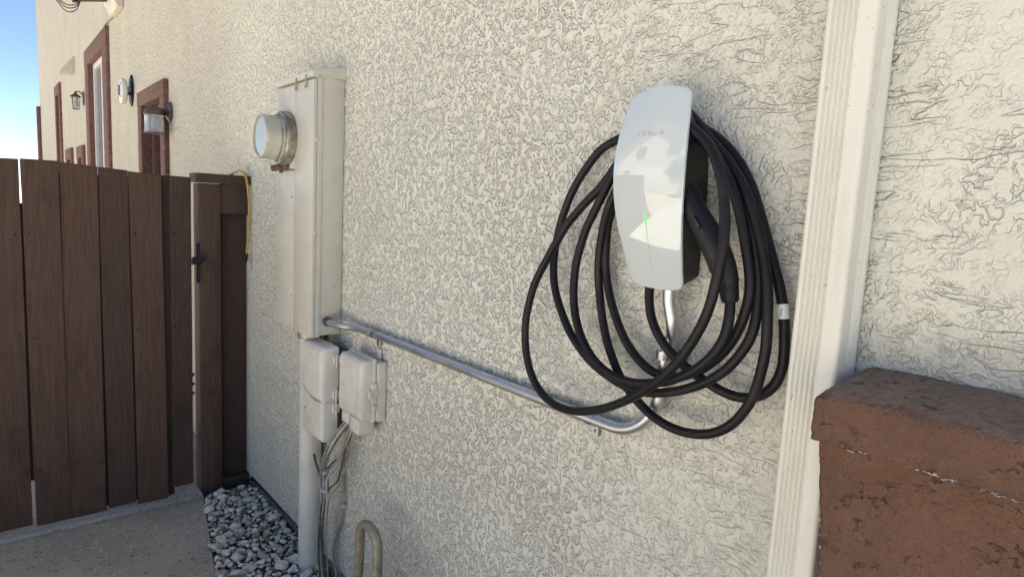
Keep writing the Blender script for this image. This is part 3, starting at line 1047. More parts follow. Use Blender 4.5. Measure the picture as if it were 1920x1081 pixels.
for zz in (0.845, 0.72, 0.668):
    bm = B()
    add_box(bm, (-2.050, -0.078, zz), (-2.040, -0.052, zz + .03), 0.0025, 1)
    add_tube(bm, [(-2.042, -0.066, zz - .008), (-2.042, -0.066, zz + .036)], 0.0045, 10)
    obj('hinge', bm, M['tele_paint'], tb)

cb = thing('cable_box', 'small off white plastic cable box with a side latch below the conduit', 'junction box', (-1.90, -0.05, 0.66))
obj('base_tray', box((-1.975, -0.034, 0.700), (-1.800, -0.001, 0.898), 0.005), M['tele_paint'], cb)
obj('cover', soft_cover(-1.986, -1.812, -0.088, -0.036, 0.704, 0.906, 0.016, 0.010, 0.010), M['tele_paint'], cb, angle=50)
obj('cover_rim', box((-1.990, -0.046, 0.699), (-1.807, -0.0355, 0.911), 0.003), M['tele_paint'], cb)
obj('cable_entry', box((-1.972, -0.078, 0.664), (-1.918, -0.024, 0.7035), 0.004), M['tele_paint'], cb)
obj('cable_entry', box((-1.905, -0.080, 0.650), (-1.838, -0.022, 0.7035), 0.004), M['tele_paint'], cb)
bm = B()
add_box(bm, (-1.806, -0.066, 0.782), (-1.794, -0.030, 0.812), 0.003, 1)
add_box(bm, (-1.806, -0.056, 0.764), (-1.797, -0.036, 0.832), 0.002, 1)
add_tube(bm, [(-1.796, -0.060, 0.797), (-1.790, -0.060, 0.797)], 0.006, 12)
obj('latch', bm, M['tele_paint'], cb)
obj('padlock_eye', box((-1.806, -0.052, 0.738), (-1.796, -0.034, 0.757), 0.003, 1), M['tele_paint'], cb)
for zz in (0.915,):
    obj('mounting_ear', box((-1.86, -0.010, 0.898), (-1.835, -0.001, 0.935), 0.003, 1), M['tele_paint'], cb)

# loose wires below the boxes
wb = thing('wire_bundle', 'bundle of thin grey telephone wires sagging from the boxes to the ground', 'wires', (-2.13, -0.06, -0.07))
G = (-2.127, -0.066, 0.425)
wires = [
    ([(-1.945, -0.05, 0.668), (-1.99, -0.058, 0.62), (-2.06, -0.072, 0.53), G, (-2.118, -0.066, 0.36), (-2.15, -0.066, 0.25), (-2.168, -0.066, 0.10), (-2.155, -0.066, -0.08)], 'wire_grey', .0042),
    ([(-1.955, -0.055, 0.668), (-2.0, -0.078, 0.60), (-2.075, -0.084, 0.505), (-2.132, -0.073, 0.432), (-2.124, -0.073, 0.35), (-2.138, -0.073, 0.25), (-2.14, -0.07, 0.10), (-2.12, -0.07, -0.08)], 'wire_white', .0042),
    ([(-1.935, -0.045, 0.668), (-1.975, -0.044, 0.60), (-2.035, -0.05, 0.51), (-2.118, -0.059, 0.428), (-2.11, -0.062, 0.35), (-2.16, -0.058, 0.23), (-2.18, -0.056, 0.08), (-2.17, -0.056, -0.08)], 'wire_dark', .0036),
    ([(-1.93, -0.06, 0.668), (-1.955, -0.07, 0.60), (-2.0, -0.07, 0.52), (-2.06, -0.072, 0.46), (-2.122, -0.071, 0.415), (-2.116, -0.07, 0.34), (-2.127, -0.078, 0.22), (-2.13, -0.075, 0.06), (-2.10, -0.07, -0.08)], 'wire_grey', .0036),
    ([(-2.210, -0.075, 0.462), (-2.195, -0.075, 0.44), (-2.165, -0.073, 0.40), (-2.132, -0.075, 0.36), (-2.128, -0.08, 0.27), (-2.125, -0.078, 0.16), (-2.10, -0.075, 0.04), (-2.06, -0.08, -0.08)], 'wire_dark', .0046),
    ([(-1.97, -0.05, 0.66), (-1.985, -0.055, 0.56), (-2.02, -0.055, 0.46), (-2.06, -0.05, 0.40), (-2.10, -0.06, 0.36), (-2.118, -0.07, 0.30), (-2.145, -0.08, 0.16), (-2.11, -0.08, -0.08)], 'wire_dark', .0034),
    ([(-1.96, -0.065, 0.668), (-2.02, -0.09, 0.585), (-2.085, -0.094, 0.485), (-2.128, -0.084, 0.40), (-2.122, -0.082, 0.33), (-2.155, -0.076, 0.2), (-2.16, -0.072, 0.05), (-2.14, -0.07, -0.06)], 'wire_grey', .0040),
    ([(-1.925, -0.05, 0.668), (-1.965, -0.062, 0.58), (-2.03, -0.064, 0.485), (-2.085, -0.06, 0.43), (-2.112, -0.064, 0.40), (-2.108, -0.066, 0.33), (-2.13, -0.062, 0.20), (-2.15, -0.06, 0.06), (-2.15, -0.06, -0.06)], 'wire_white', .0034),
    ([(-1.95, -0.04, 0.668), (-1.985, -0.036, 0.59), (-2.0, -0.04, 0.50), (-2.03, -0.045, 0.43), (-2.07, -0.05, 0.37), (-2.10, -0.06, 0.33), (-2.118, -0.06, 0.22), (-2.115, -0.06, 0.10), (-2.09, -0.06, -0.06)], 'wire_grey', .0036),
    ([(-2.15, -0.06, 0.565), (-2.153, -0.055, 0.52), (-2.143, -0.05, 0.49), (-2.152, -0.05, 0.46), (-2.16, -0.05, 0.38)], 'wire_dark', .0022),
]
for pts, mm, r in wires:
    obj('wire', tube(catmull(pts, 0.012), r, 8), M[mm], wb)
obj('cable_tie', tube([(-2.128, -0.068, 0.418), (-2.125, -0.068, 0.430)], 0.0175, 14), M['wire_white'], wb)
obj('cable_tie', tube([(-2.119, -0.070, 0.352), (-2.117, -0.070, 0.361)], 0.0165, 14), M['wire_white'], wb)
gw = thing('ground_wire', 'single grey cable clipped to the stucco right of the wire bundle', 'wires', (-1.985, -0.02, -0.07))
obj('wire', tube(catmull([(-1.90, -0.03, 0.655), (-1.97, -0.020, 0.635), (-2.042, -0.014, 0.606), (-2.085, -0.012, 0.53), (-2.089, -0.012, 0.469), (-2.081, -0.012, 0.369), (-2.082, -0.012, 0.274), (-2.119, -0.014, 0.173), (-2.152, -0.016, 0.075), (-2.125, -0.02, 0.02), (-2.085, -0.025, -0.05)], 0.012), .0046, 8), M['wire_grey'], gw)
for zz in (0.520, 0.282):
    obj('clip', box((-2.097, -0.018, zz), (-2.072, -0.002, zz + .014), 0.002, 1), M['wire_white'], gw)

# ================================================================== STEEL CONDUIT
CR = 0.0120
cd = thing('steel_conduit', 'galvanised steel conduit from the meter cabinet bending up to the charger', 'conduit', (-1.4, -0.03, 0.98))
main = catmull([(-2.148, -0.060, 0.980), (-2.10, -0.060, 0.980), (-2.05, -0.056, 0.981), (-1.99, -0.036, 0.983), (-1.93, -0.026, 0.984), (-1.88, -0.024, 0.984)], 0.01)
obj('offset_bend', tube(main, CR, 20), M['galv'], cd)
obj('straight_run', tube([(-1.882, -0.024, 0.984), (-1.4, -0.024, 0.9835), (-0.90, -0.024, 0.983)], CR + .0004, 20), M['galv'], cd)
elb = [(-0.90, -0.024, 0.983), (-0.84, -0.024, 0.983)]
for k in range(0, 13):
    a = math.pi / 2 * k / 12
    elb.append((-0.82 + 0.115 * math.sin(a), -0.024, 1.098 - 0.115 * math.cos(a)))
elb += [(-0.702, -0.024, 1.13), (-0.699, -0.024, 1.165), (-0.687, -0.027, 1.198), (-0.684, -0.036, 1.229), (-0.690, -0.041, 1.265), (-0.692, -0.042, 1.33)]
obj('elbow', tube(catmull(elb, 0.008), CR, 20), M['galv'], cd)
obj('connector', lathe([(CR, 0.0), (0.0160, 0.001), (0.0170, 0.006), (0.0170, 0.012), (0.0150, 0.014), (0.0150, 0.028), (CR + .0005, 0.030)], (-2.150, -0.060, 0.980), (1, 0, 0), 20), M['gunmetal'], cd)
for a, b_ in ((-1.892, -1.872), (-0.888, -0.862)):
    bm = B()
    add_tube(bm, [(a, -0.024, 0.984), (b_, -0.024, 0.984)], CR + .0022, 20)
    obj('coupling', bm, M['galv'], cd)


def strap(x, z, vertical=False):
    """One-hole strap: an arch over the pipe and a tab with a screw."""
    bm = B()
    arc = []
    for k in range(11):
        an = math.pi * k / 10
        arc.append((math.cos(an) * (CR + .002), -0.024 - math.sin(an) * (CR + .002)))
    if not vertical:
        pts = [(-0.024 + 0.0, 0)]
        for (dz, y), (dz2, y2) in zip(arc, arc[1:]):
            vs = [bm.verts.new((x - .009, y, z + dz)), bm.verts.new((x + .009, y, z + dz)), bm.verts.new((x + .009, y2, z + dz2)), bm.verts.new((x - .009, y2, z + dz2))]
            bm.faces.new(vs)
        bmesh.ops.remove_doubles(bm, verts=bm.verts, dist=1e-5)
        bmesh.ops.solidify(bm, geom=list(bm.faces), thickness=-0.0016)
        add_box(bm, (x - .009, -.012, z - CR - .028), (x + .009, -.003, z - CR - .0005), 0.001, 1)
        add_tube(bm, [(x, -.012, z - CR - .018), (x, -.016, z - CR - .018)], 0.0045, 6)
    else:
        for (dx, y), (dx2, y2) in zip(arc, arc[1:]):
            vs = [bm.verts.new((x + dx, y, z - .008)), bm.verts.new((x + dx, y, z + .008)), bm.verts.new((x + dx2, y2, z + .008)), bm.verts.new((x + dx2, y2, z - .008))]
            bm.faces.new(vs)
        bmesh.ops.remove_doubles(bm, verts=bm.verts, dist=1e-5)
        bmesh.ops.solidify(bm, geom=list(bm.faces), thickness=-0.0016)
        add_box(bm, (x + CR + .0005, -.012, z - .008), (x + CR + .024, -.003, z + .008), 0.001, 1)
        add_tube(bm, [(x + CR + .014, -.012, z), (x + CR + .014, -.018, z)], 0.0045, 6)
    return bm


obj('strap', strap(-1.845, 0.984), M['steel'], cd)
obj('strap', strap(-0.875, 0.983), M['steel'], cd)
obj('strap', strap(-0.704, 1.158, True), M['steel'], cd)

# ================================================================== WALL CHARGER
ch = thing('wall_charger', 'white glass fronted wall charger with a small green light and black body', 'charger', (-0.71, -0.06, 1.285))
CX = -0.71
FZ = np.array([1.270, 1.285, 1.30, 1.342, 1.385, 1.428, 1.47, 1.512, 1.555, 1.598, 1.64, 1.655])
FW = np.array([0.0555, 0.0565, 0.0580, 0.0640, 0.0697, 0.0740, 0.0763, 0.0763, 0.0738, 0.0685, 0.0605, 0.0570])
FY = np.array([-.0525, -.0585, -.0645, -.0805, -.0950, -.1065, -.1130, -.1135, -.1085, -.0995, -.0880, -.0835])


def fit(z, T):
    c = np.polyfit(FZ - 1.46, T, 4)
    return float(np.polyval(c, z - 1.46))


FZ0, FZ1 = 1.287, 1.6335


def face_point(u, z, off=0.0, inset=0.0):
    """Point on the bowed glass front: u in -1..1 across, off = distance behind the surface."""
    w = fit(z, FW) - inset
    r = 0.015
    for edge, sgn in ((FZ0 + inset, 1), (FZ1 - inset, -1)):
        d = (z - edge) * sgn
        if d < r:
            d = max(0.0, d)
            w -= r - math.sqrt(max(0.0, r * r - (r - d) ** 2))
    y = fit(z, FY) + 0.0045 * (u * w / 0.0763) ** 2
    top = max(0.0, (z - 1.50) / (FZ1 - 1.50)) ** 2
    low = max(0.0, (1.40 - z) / (1.40 - FZ0)) ** 2
    return Vector((CX + u * w, y + off, z + (1 - u * u) * (0.0070 * top - 0.003 * low)))


def face_sheet(bm, off, inset, nu=26, nv=64):
    a, b_ = FZ0 + inset, FZ1 - inset
    tt = [0.5 - 0.5 * math.cos(math.pi * j / nv) for j in range(nv + 1)]
    rows = []
    for t in tt:
        t2 = 0.35 * t + 0.65 * tt[0] if False else t
        z = a + (b_ - a) * t2
        z = min(max(z, a + 1e-5), b_ - 1e-5)
        rows.append([bm.verts.new(face_point(-1 + 2 * i / nu, z, off, inset)) for i in range(nu + 1)])
    for p, q in zip(rows, rows[1:]):
        for i in range(nu):
            bm.faces.new((p[i], p[i + 1], q[i + 1], q[i]))
    per = [rows[0][i] for i in range(nu + 1)] + [rows[j][nu] for j in range(1, nv + 1)] + [rows[nv][i] for i in range(nu - 1, -1, -1)] + [rows[j][0] for j in range(nv - 1, 0, -1)]
    return per


def bridge(bm, p, q):
    n = len(p)
    for k in range(n):
        k2 = (k + 1) % n
        try:
            bm.faces.new((p[k], p[k2], q[k2], q[k]))
        except ValueError:
            pass


bm = B()
p_front = face_sheet(bm, 0.0, 0.0010)
mid = [bm.verts.new(v.co) for v in p_front]
bm2 = B()
tmp = face_sheet(bm2, 0.0010, 0.0)
for v, w_ in zip(mid, tmp):
    v.co = w_.co
bm2.free()
p_back = face_sheet(bm, 0.0048, 0.0)
bridge(bm, p_front, mid)
bridge(bm, mid, p_back)
obj('face_plate', bm, M['face'], ch, angle=40)

# black body: from just behind the glass back to the smaller foot on the wall
bm = B()
bm2 = B()
ring_f = [v.co.copy() for v in face_sheet(bm2, 0.0055, 0.0028)]
bm2.free()
nper = len(ring_f)
sections = []
for (yy, s) in ((None, 0.0), (None, 0.18), (None, 0.6), (None, 0.85), (None, 1.0)):
    ring = []
    for c in ring_f:
        # foot outline on the wall, matched by direction
        fx = CX + 0.0 + (c.x - CX) * (0.055 / 0.0763) * (1.0 + 0.32 * max(0, (1.40 - c.z)) / 0.12)
        fz = 1.304 + (c.z - FZ0) / (FZ1 - FZ0) * (1.560 - 1.304)
        e = s
        # the side stays full towards the bottom, is cut in towards the top where the cable hangs
        topk = min(1, max(0, (c.z - 1.45) / 0.16))
        k = e ** (0.45 if topk > 0.3 else 1.1)
        # sides run straight back
        x = c.x + (fx - c.x) * min(1, e * 1.0)
        z = c.z + (fz - c.z) * k
        y = c.y + (-0.0015 - c.y) * e
        ring.append(bm.verts.new((x, y, z)))
    sections.append(ring)
for a, b_ in zip(sections, sections[1:]):
    bridge(bm, a, b_)
bm.faces.new(sections[-1])
obj('body', bm, M['black'], ch, angle=50)
# plug holster on the right side of the body
hp = catmull([(-0.672, -0.062, 1.475), (-0.655, -0.068, 1.455), (-0.640, -0.074, 1.437)], 0.006)
obj('holster', tube(hp, [0.0235] * (len(hp) - 2) + [0.023, 0.021], 24), M['black'], ch)
# status light and the faint slot under it
bm = B()


def face_patch(bm, u0, u1, z0, z1, off, nu=2, nv=8):
    rows = [[bm.verts.new(face_point(u0 + (u1 - u0) * i / nu, z0 + (z1 - z0) * j / nv, off)) for i in range(nu + 1)] for j in range(nv + 1)]
    for p, q in zip(rows, rows[1:]):
        for i in range(nu):
            bm.faces.new((p[i], p[i + 1], q[i + 1], q[i]))


face_patch(bm, -0.022, 0.022, 1.399, 1.419, -0.0004)
obj('status_light', bm, M['led'], ch)
bm = B()
face_patch(bm, -0.006, 0.006, 1.322, 1.399, -0.0003)
obj('light_bar', bm, M['letter'], ch)
# printed lettering across the upper front: five spaced capitals drawn as strokes
lb = B()
LH = 0.0062
LZ = 1.5530


def stroke(cx_, pts, th=0.0011):
    """Polyline in letter space (x to the right in metres, z up) drawn as flat quads on the glass."""
    for (xa, za), (xb, zb) in zip(pts, pts[1:]):
        d = Vector((xb - xa, zb - za))
        nn = Vector((-d.y, d.x)).normalized() * th / 2
        quad = []
        for (x, z) in ((xa + nn.x, za + nn.y), (xb + nn.x, zb + nn.y), (xb - nn.x, zb - nn.y), (xa - nn.x, za - nn.y)):
            zz = LZ + z
            quad.append(lb.verts.new(face_point((cx_ + x) / fit(zz, FW), zz, -0.0004)))
        lb.faces.new(quad)


W = 0.0070
for i, letter in enumerate('TESLA'):
    cx_ = -0.0245 + 0.01225 * i
    h = W / 2
    if letter == 'T':
        stroke(cx_, [(-h, LH), (h, LH)]); stroke(cx_, [(0, 0), (0, LH * .74)])
    elif letter == 'E':
        for zz in (0.0, LH * .5, LH):
            stroke(cx_, [(-h, zz), (h, zz)])
    elif letter == 'S':
        stroke(cx_, [(h, LH), (-h, LH), (-h, LH * .5), (h, LH * .5), (h, 0), (-h, 0)])
    elif letter == 'L':
        stroke(cx_, [(-h, LH), (-h, 0), (h, 0)])
    else:
        stroke(cx_, [(-h, LH), (h, LH)]); stroke(cx_, [(-h, 0), (-h, LH * .55), (h, LH * .55), (h, 0)])
obj('lettering', lb, M['letter'], ch, smooth=False)

# ================================================================== CHARGING CABLE
cable = thing('charging_cable', 'thick black charging cable coiled in loops over the wall charger', 'cable', (-0.75, -0.06, 1.01))
cpts = [(-0.735, -0.043, 1.330), (-0.735, -0.044, 1.300)] + CABLE
cp = catmull(cpts, 0.008)
# round off the traced curve
A = np.array(cp)
for _ in range(3):
    A[1:-1] = 0.25 * A[:-2] + 0.5 * A[1:-1] + 0.25 * A[2:]
obj('cable_run', tube([tuple(p) for p in A], 0.0086, 16), M['rubber'], cable)
HANDLE = [(-0.657, -0.070, 1.466), (-0.640, -0.0745, 1.445), (-0.620, -0.077, 1.420), (-0.597, -0.079, 1.391), (-0.577, -0.080, 1.364), (-0.562, -0.080, 1.336), (-0.5535, -0.080, 1.318), (-0.5510, -0.080, 1.312)]
hpts = catmull(HANDLE, 0.006)
hr = np.interp(np.linspace(0, 1, len(hpts)), [0, .12, .35, .6, .8, .93, 1], [.0170, .0180, .0205, .0225, .0220, .0185, .0170])
pl = obj('plug_handle', tube(hpts, list(hr), 22), M['black'], cable)
obj('strain_relief', tube([(-0.5520, -0.080, 1.316), (-0.5490, -0.080, 1.303), (-0.5455, -0.080, 1.288), (-0.5448, -0.080, 1.284)], [0.0165, 0.0158, 0.0140, 0.0115], 20), M['rubber'], pl)
btn = obj('release_button', box((-0.011, -0.006, -0.004), (0.011, 0.006, 0.004), 0.002, 2), M['black'], pl)
btn.location = (-0.607, -0.0985, 1.410)
btn.rotation_euler = (0, math.radians(50), 0)
# white label wrapped round the outer loop
bi = int(np.argmin(np.linalg.norm(A - np.array((-0.4835, -0.026, 1.276)), axis=1)))
seg = [tuple(p) for p in A[bi - 2:bi + 2]]
d = (Vector(seg[-1]) - Vector(seg[0])).normalized()
c0 = Vector(A[bi])
obj('label_sleeve', tube([c0 - d * .0118, c0, c0 + d * .0118], 0.0091, 20), M['sticker'], cable)
bm = B()
add_box(bm, (c0.x + .0005, c0.y - .0097, c0.z - .006), (c0.x + .0025, c0.y - .0078, c0.z + .006))
obj('label_print', bm, M['sticker_ink'], cable)

# ================================================================== GATE
GX = -3.2
gate = thing('gate', 'dark brown wooden board gate at the end of the walkway', 'gate', (GX, -0.75, -0.03))
boards = [  # y0, y1, top z at y0, top z at y1, bottom, front offset, lean
    (-1.290, -1.160, 1.498, 1.503, -0.012, 0.000, 0.000),
    (-1.155, -1.020, 1.505, 1.509, -0.018, 0.007, 0.002),
    (-1.016, -0.8840, 1.510, 1.513, -0.014, 0.000, -0.006),
    (-0.8795, -0.757, 1.515, 1.516, -0.020, 0.006, 0.002),
    (-0.7545, -0.622, 1.513, 1.505, -0.026, 0.000, -0.004),
    (-0.6195, -0.512, 1.504, 1.497, -0.012, 0.0035, 0.004),
    (-0.5090, -0.384, 1.494, 1.484, -0.022, 0.009, 0.008),
    (-0.3500, -0.2615, 1.487, 1.485, 0.018, 0.004, -0.005)]
for (y0, y1, za, zb, zlo, off, lean) in boards:
    bm = B()
    n = 14
    fr, bk = [], []
    for k in range(n + 1):
        t = k / n
        wob = 0.0012 * math.sin(t * 7 + y0 * 40)
        bow = 0.002 * math.sin(t * 3.1 + y0 * 9)
        ya = y0 + lean * (1 - t) + wob
        yb_ = y1 + lean * (1 - t) + wob * .5
        z_a = zlo + (za - zlo) * t
        z_b = zlo + (zb - zlo) * t
        fr.append((bm.verts.new((GX + off + bow, ya, z_a)), bm.verts.new((GX + off + bow, yb_, z_b))))
        bk.append((bm.verts.new((GX + off + bow - .016, ya, z_a)), bm.verts.new((GX + off + bow - .016, yb_, z_b))))
    for k in range(n):
        bm.faces.new((fr[k][0], fr[k][1], fr[k + 1][1], fr[k + 1][0]))
        bm.faces.new((bk[k][0], bk[k][1], bk[k + 1][1], bk[k + 1][0]))
        bm.faces.new((fr[k][0], bk[k][0], bk[k + 1][0], fr[k + 1][0]))
        bm.faces.new((fr[k][1], bk[k][1], bk[k + 1][1], fr[k + 1][1]))
    bm.faces.new((fr[0][0], fr[0][1], bk[0][1], bk[0][0]))
    bm.faces.new((fr[n][0], fr[n][1], bk[n][1], bk[n][0]))
    bmesh.ops.recalc_face_normals(bm, faces=bm.faces)
    sharp = [e for e in bm.edges if e.calc_face_angle(0) > 1.0]
    bmesh.ops.bevel(bm, geom=sharp, offset=0.0018, segments=2, affect='EDGES')
    bd = obj('board', bm, M['wood'], gate)
    # nail heads where the rails are
    for zz in (1.22, 0.80, 0.22):
        for fy in (0.16, 0.84):
            if random.random() < 0.8:
                yy = y0 + (y1 - y0) * fy
                obj('nail', lathe([(0, .0006), (.0040, .0005), (.0048, -.001)], (GX + off + .0012, yy, zz + random.uniform(-.012, .012)), (1, 0, 0), 8), M['iron'], bd)
for ya, yb_ in ((-1.185, -1.13), (-1.045, -0.99), (-0.785, -0.725), (-0.650, -0.592), (-0.54, -0.482)):
    obj('joint_batten', box((GX - .030, ya, -0.01), (GX - .0185, yb_, 1.470), 0.0012, 1), M['wood_dark'], gate)
obj('joint_batten', box((GX - .030, -0.905, 0.175), (GX - .0185, -0.855, 1.340), 0.0012, 1), M['wood_dark'], gate)
# backing strip seen in the slot between the last boards, rails and brace behind
obj('backing_strip', box((GX - .030, -0.3890, -0.022), (GX - .017, -0.3440, 1.486), 0.0015, 1), M['wood_dark'], gate)
for zz in (0.20, 1.18):
    obj('rail', box((GX - .062, -1.28, zz), (GX - .031, -0.275, zz + .09), 0.002, 1), M['wood'], gate)
bm = B()
add_box(bm, (-.016, -.62, -.045), (.016, .62, .045), 0.002, 1, Matrix.Translation((GX - .047, -0.78, 0.735)) @ Matrix.Rotation(math.radians(42), 4, 'X'))
obj('brace', bm, M['wood'], gate)
# serrated latch strip and hinge iron on the meeting edge
lt = B()
add_box(lt, (GX + .012, -0.247, 1.00), (GX + .017, -0.232, 1.185), 0.0015, 1)
add_box(lt, (GX + .014, -0.262, 1.088), (GX + .022, -0.224, 1.122), 0.003, 1)
vv = [lt.verts.new(p) for p in ((GX + .014, -0.226, 1.135), (GX + .014, -0.200, 1.112), (GX + .014, -0.226, 1.092), (GX + .020, -0.226, 1.135), (GX + .020, -0.200, 1.112), (GX + .020, -0.226, 1.092))]
for f in ((0, 1, 2), (3, 5, 4), (0, 3, 4, 1), (1, 4, 5, 2), (2, 5, 3, 0)):
    lt.faces.new([vv[i] for i in f])
add_tube(lt, [(GX + .02, -0.262, 1.118), (GX + .02, -0.262, 1.085)], 0.005, 10)
obj('gate_latch', lt, M['iron'], gate)
for k, zz in enumerate((0.560, 0.515, 0.470)):
    bm = B()
    add_lathe(bm, [(0.0, 0.012), (0.011, 0.0), (0.0, -0.002)], (GX + .008, -0.2655, zz), (0, 1, 0), 4)
    obj('bolt', bm, M['wood_dark'], gate)

# ---- post and narrow fence panel against the house
fp = thing('fence_panel', 'narrow dark brown fence panel with its post between gate and house wall', 'fence', (GX, -0.12, -0.09))
post = obj('post', box((GX - .085, -0.2325, -0.12), (GX + .006, -0.134, 1.462), 0.003), M['wood'], fp)
cp_ = obj('post_cap', box((GX - .100, -0.2450, 1.4655), (GX + .020, -0.0035, 1.508), 0.004), M['wood'], fp)
obj('cap_block', box((GX + .0205, -0.226, 1.4690), (GX + .0225, -0.188, 1.5045), 0.0006, 1), M['wood'], cp_)
obj('rail', box((GX - .045, -0.1325, 1.325), (GX - .004, -0.0035, 1.4640), 0.003), M['wood'], fp)
obj('rail', box((GX - .045, -0.1325, -0.09), (GX - .002, -0.0035, 0.005), 0.003), M['wood_dark'], fp)
obj('board', box((GX - .060, -0.1180, 0.0), (GX - .046, -0.0035, 1.40), 0.002), M['wood_dark'], fp)
obj('backing_board', box((GX - .080, -0.1325, -0.05), (GX - .062, -0.0036, 1.42), 0.002), M['wood_dark'], fp)

# ---- rope hung over the panel
rp = thing('rope', 'yellow rope with a black grip hung over the fence panel by the house', 'rope', (GX + .03, -0.03, 1.07))
rpts = catmull([(GX - .09, -0.085, 1.43), (GX - .05, -0.080, 1.500), (GX + .01, -0.0720, 1.521), (GX + .036, -0.058, 1.530), (GX + .040, -0.042, 1.524), (GX + .038, -0.028, 1.495), (GX + .036, -0.016, 1.408), (GX + .034, -0.013, 1.332), (GX + .034, -0.016, 1.229), (GX + .036, -0.027, 1.13)], 0.006)
obj('strand', tube(rpts, 0.0056, 10), M['rope'], rp)
obj('grip', tube([(GX + .036, -0.0265, 1.137), (GX + .036, -0.034, 1.11), (GX + .036, -0.042, 1.08)], [0.009, 0.0125, 0.011], 14), M['black'], rp)

# ---- fence beyond the frame, from the gate to the next lot
fl = thing('side_fence', 'dark brown board fence carrying on from the gate across the side yard', 'fence', (GX, -3.5, -0.1))
obj('post', box((GX - .085, -1.40, -0.16), (GX + .006, -1.31, 1.56), 0.003), M['wood'], fl)
bmesh_master = None
for k in range(12):
    y = -1.42 - 0.145 * (k + 1)
    zz = 1.54 + random.uniform(-.01, .01)
    if bmesh_master is None:
        bmesh_master = obj('board', box((GX, 0, -0.08), (GX + .016, 0.138, 1.54), 0.002, 1), M['wood'], fl)
        bmesh_master.location.y += y
    else:
        o = bmesh_master.copy()
        COL.objects.link(o)
        o.location.y = bmesh_master.location.y - 0.145 * k
        o.location.z = bmesh_master.location.z + random.uniform(-.01, .01)
for zz in (0.2, 1.2):
    obj('rail', box((GX - .045, -3.16, zz), (GX - .003, -1.405, zz + .09)), M['wood'], fl)

# ================================================================== PIPE LOOP AT THE FOOT OF THE WALL
ul = thing('pipe_loop', 'weathered inverted U shaped pipe standing at the foot of the wall', 'pipe', (-1.675, -0.12, -0.08))
U = [(-1.735, -0.125, -0.09), (-1.737, -0.122, 0.15), (-1.735, -0.118, 0.34)]
for k in range(1, 10):
    a = math.pi * k / 10
    U.append((-1.676 - 0.060 * math.cos(a), -0.118, 0.362 + 0.056 * math.sin(a)))
U += [(-1.614, -0.120, 0.34), (-1.606, -0.128, 0.20), (-1.600, -0.13, -0.09)]
obj('bent_pipe', tube(catmull(U, 0.01), 0.0155, 18), M['brass'], ul)
obj('valve_body', lathe([(0, 0), (.018, .0), (.024, .02), (.024, .10), (.016, .12), (.012, .25), (.012, .30), (.0, .302)], (-1.672, -0.10, -0.07), (0, 0, 1), 20), M['steel'], ul)
rk = thing('tap_handle', 'dull red round tap handle beside the pipe loop at the bottom edge', 'tap', (-1.48, -0.13, -0.08))
obj('stem', tube([(-1.485, -0.125, -0.09), (-1.485, -0.125, 0.315)], 0.011, 14), M['brass'], rk)
obj('hand_wheel', lathe([(0, .0), (.026, .002), (.030, .010), (.028, .020), (.018, .026), (.0, .028)], (-1.485, -0.125, 0.312), (0, 0, 1), 20), M['red_paint'], rk)

# ================================================================== FIXTURES FAR ALONG THE WALL
# sconce by the door
sc = thing('wall_sconce', 'bronze wall sconce with a clear glass cylinder beside the brown door', 'wall lamp', (-4.85, 0, 1.94))
obj('back_plate', lathe([(0.067, .002), (0.067, .010), (0.055, .018), (0.036, .028), (0.018, .042), (0.013, .06)], (-4.85, 0, 1.946), (0, -1, 0), 28), M['bronze'], sc)
obj('arm', tube(catmull([(-4.85, -0.055, 1.946), (-4.85, -0.08, 1.95), (-4.85, -0.098, 1.962)], 0.006), 0.011, 12), M['bronze'], sc)
obj('cap', lathe([(0.0, .062), (0.018, .060), (0.030, .050), (0.052, .038), (0.060, .022), (0.064, .0), (0.060, -.004), (0.0, -.003)], (-4.85, -0.098, 1.918), (0, 0, 1), 28), M['bronze'], sc)
gs = obj('glass_shade', lathe([(0.056, 0), (0.058, -.004), (0.059, -.116), (0.056, -.120), (0.054, -.116), (0.053, -.004)], (-4.85, -0.098, 1.914), (0, 0, 1), 32), M['lamp_glass'], sc)
obj('bulb', lathe([(0.0, -.085), (.016, -.08), (.022, -.062), (.018, -.04), (.012, -.02), (.012, 0)], (-4.85, -0.098, 1.914), (0, 0, 1), 16), M['white_plastic'], gs)
obj('shade_ring', lathe([(0.0595, -.112), (0.0615, -.113), (0.0615, -.122), (0.0560, -.123), (0.0560, -.1205)], (-4.85, -0.098, 1.914), (0, 0, 1), 32), M['bronze'], sc)
# alarm sounder
al = thing('alarm_sounder', 'round white alarm sounder on a dark oval wall plate above the fence', 'alarm', (-6.25, 0, 2.23))
bm = lathe([(0.0, .012), (0.085, .012), (0.092, .008), (0.095, .001)], (0, 0, 0), (0, -1, 0), 36)
bmesh.ops.transform(bm, matrix=Matrix.Translation((-6.25, 0, 2.235)) @ Matrix.Diagonal((1.0, 1, 1.36, 1)), verts=bm.verts)
obj('wall_plate', bm, M['iron'], al)
obj('neck', tube([(-6.25, -0.010, 2.235), (-6.25, -0.05, 2.225)], 0.035, 18), M['steel'], al)
obj('horn_disc', lathe([(0.0, .0), (0.090, .0), (0.102, .008), (0.105, .022), (0.102, .036), (0.090, .044), (0.030, .046), (0.0, .046)], (-6.25, -0.044, 2.222), (0, -1, 0), 40), M['white_plastic'], al)
obj('grille', box((-6.285, -0.0935, 2.185), (-6.225, -0.0895, 2.265), 0.006), M['gunmetal'], al)
for (dx, dz) in ((-.06, .05), (.06, .05), (.06, -.05), (-.06, -.05)):
    obj('screw', lathe([(0, .003), (.006, .002), (.007, -.002)], (-6.25 + dx, -0.0895, 2.222 + dz), (0, -1, 0), 10), M['gunmetal'], al)
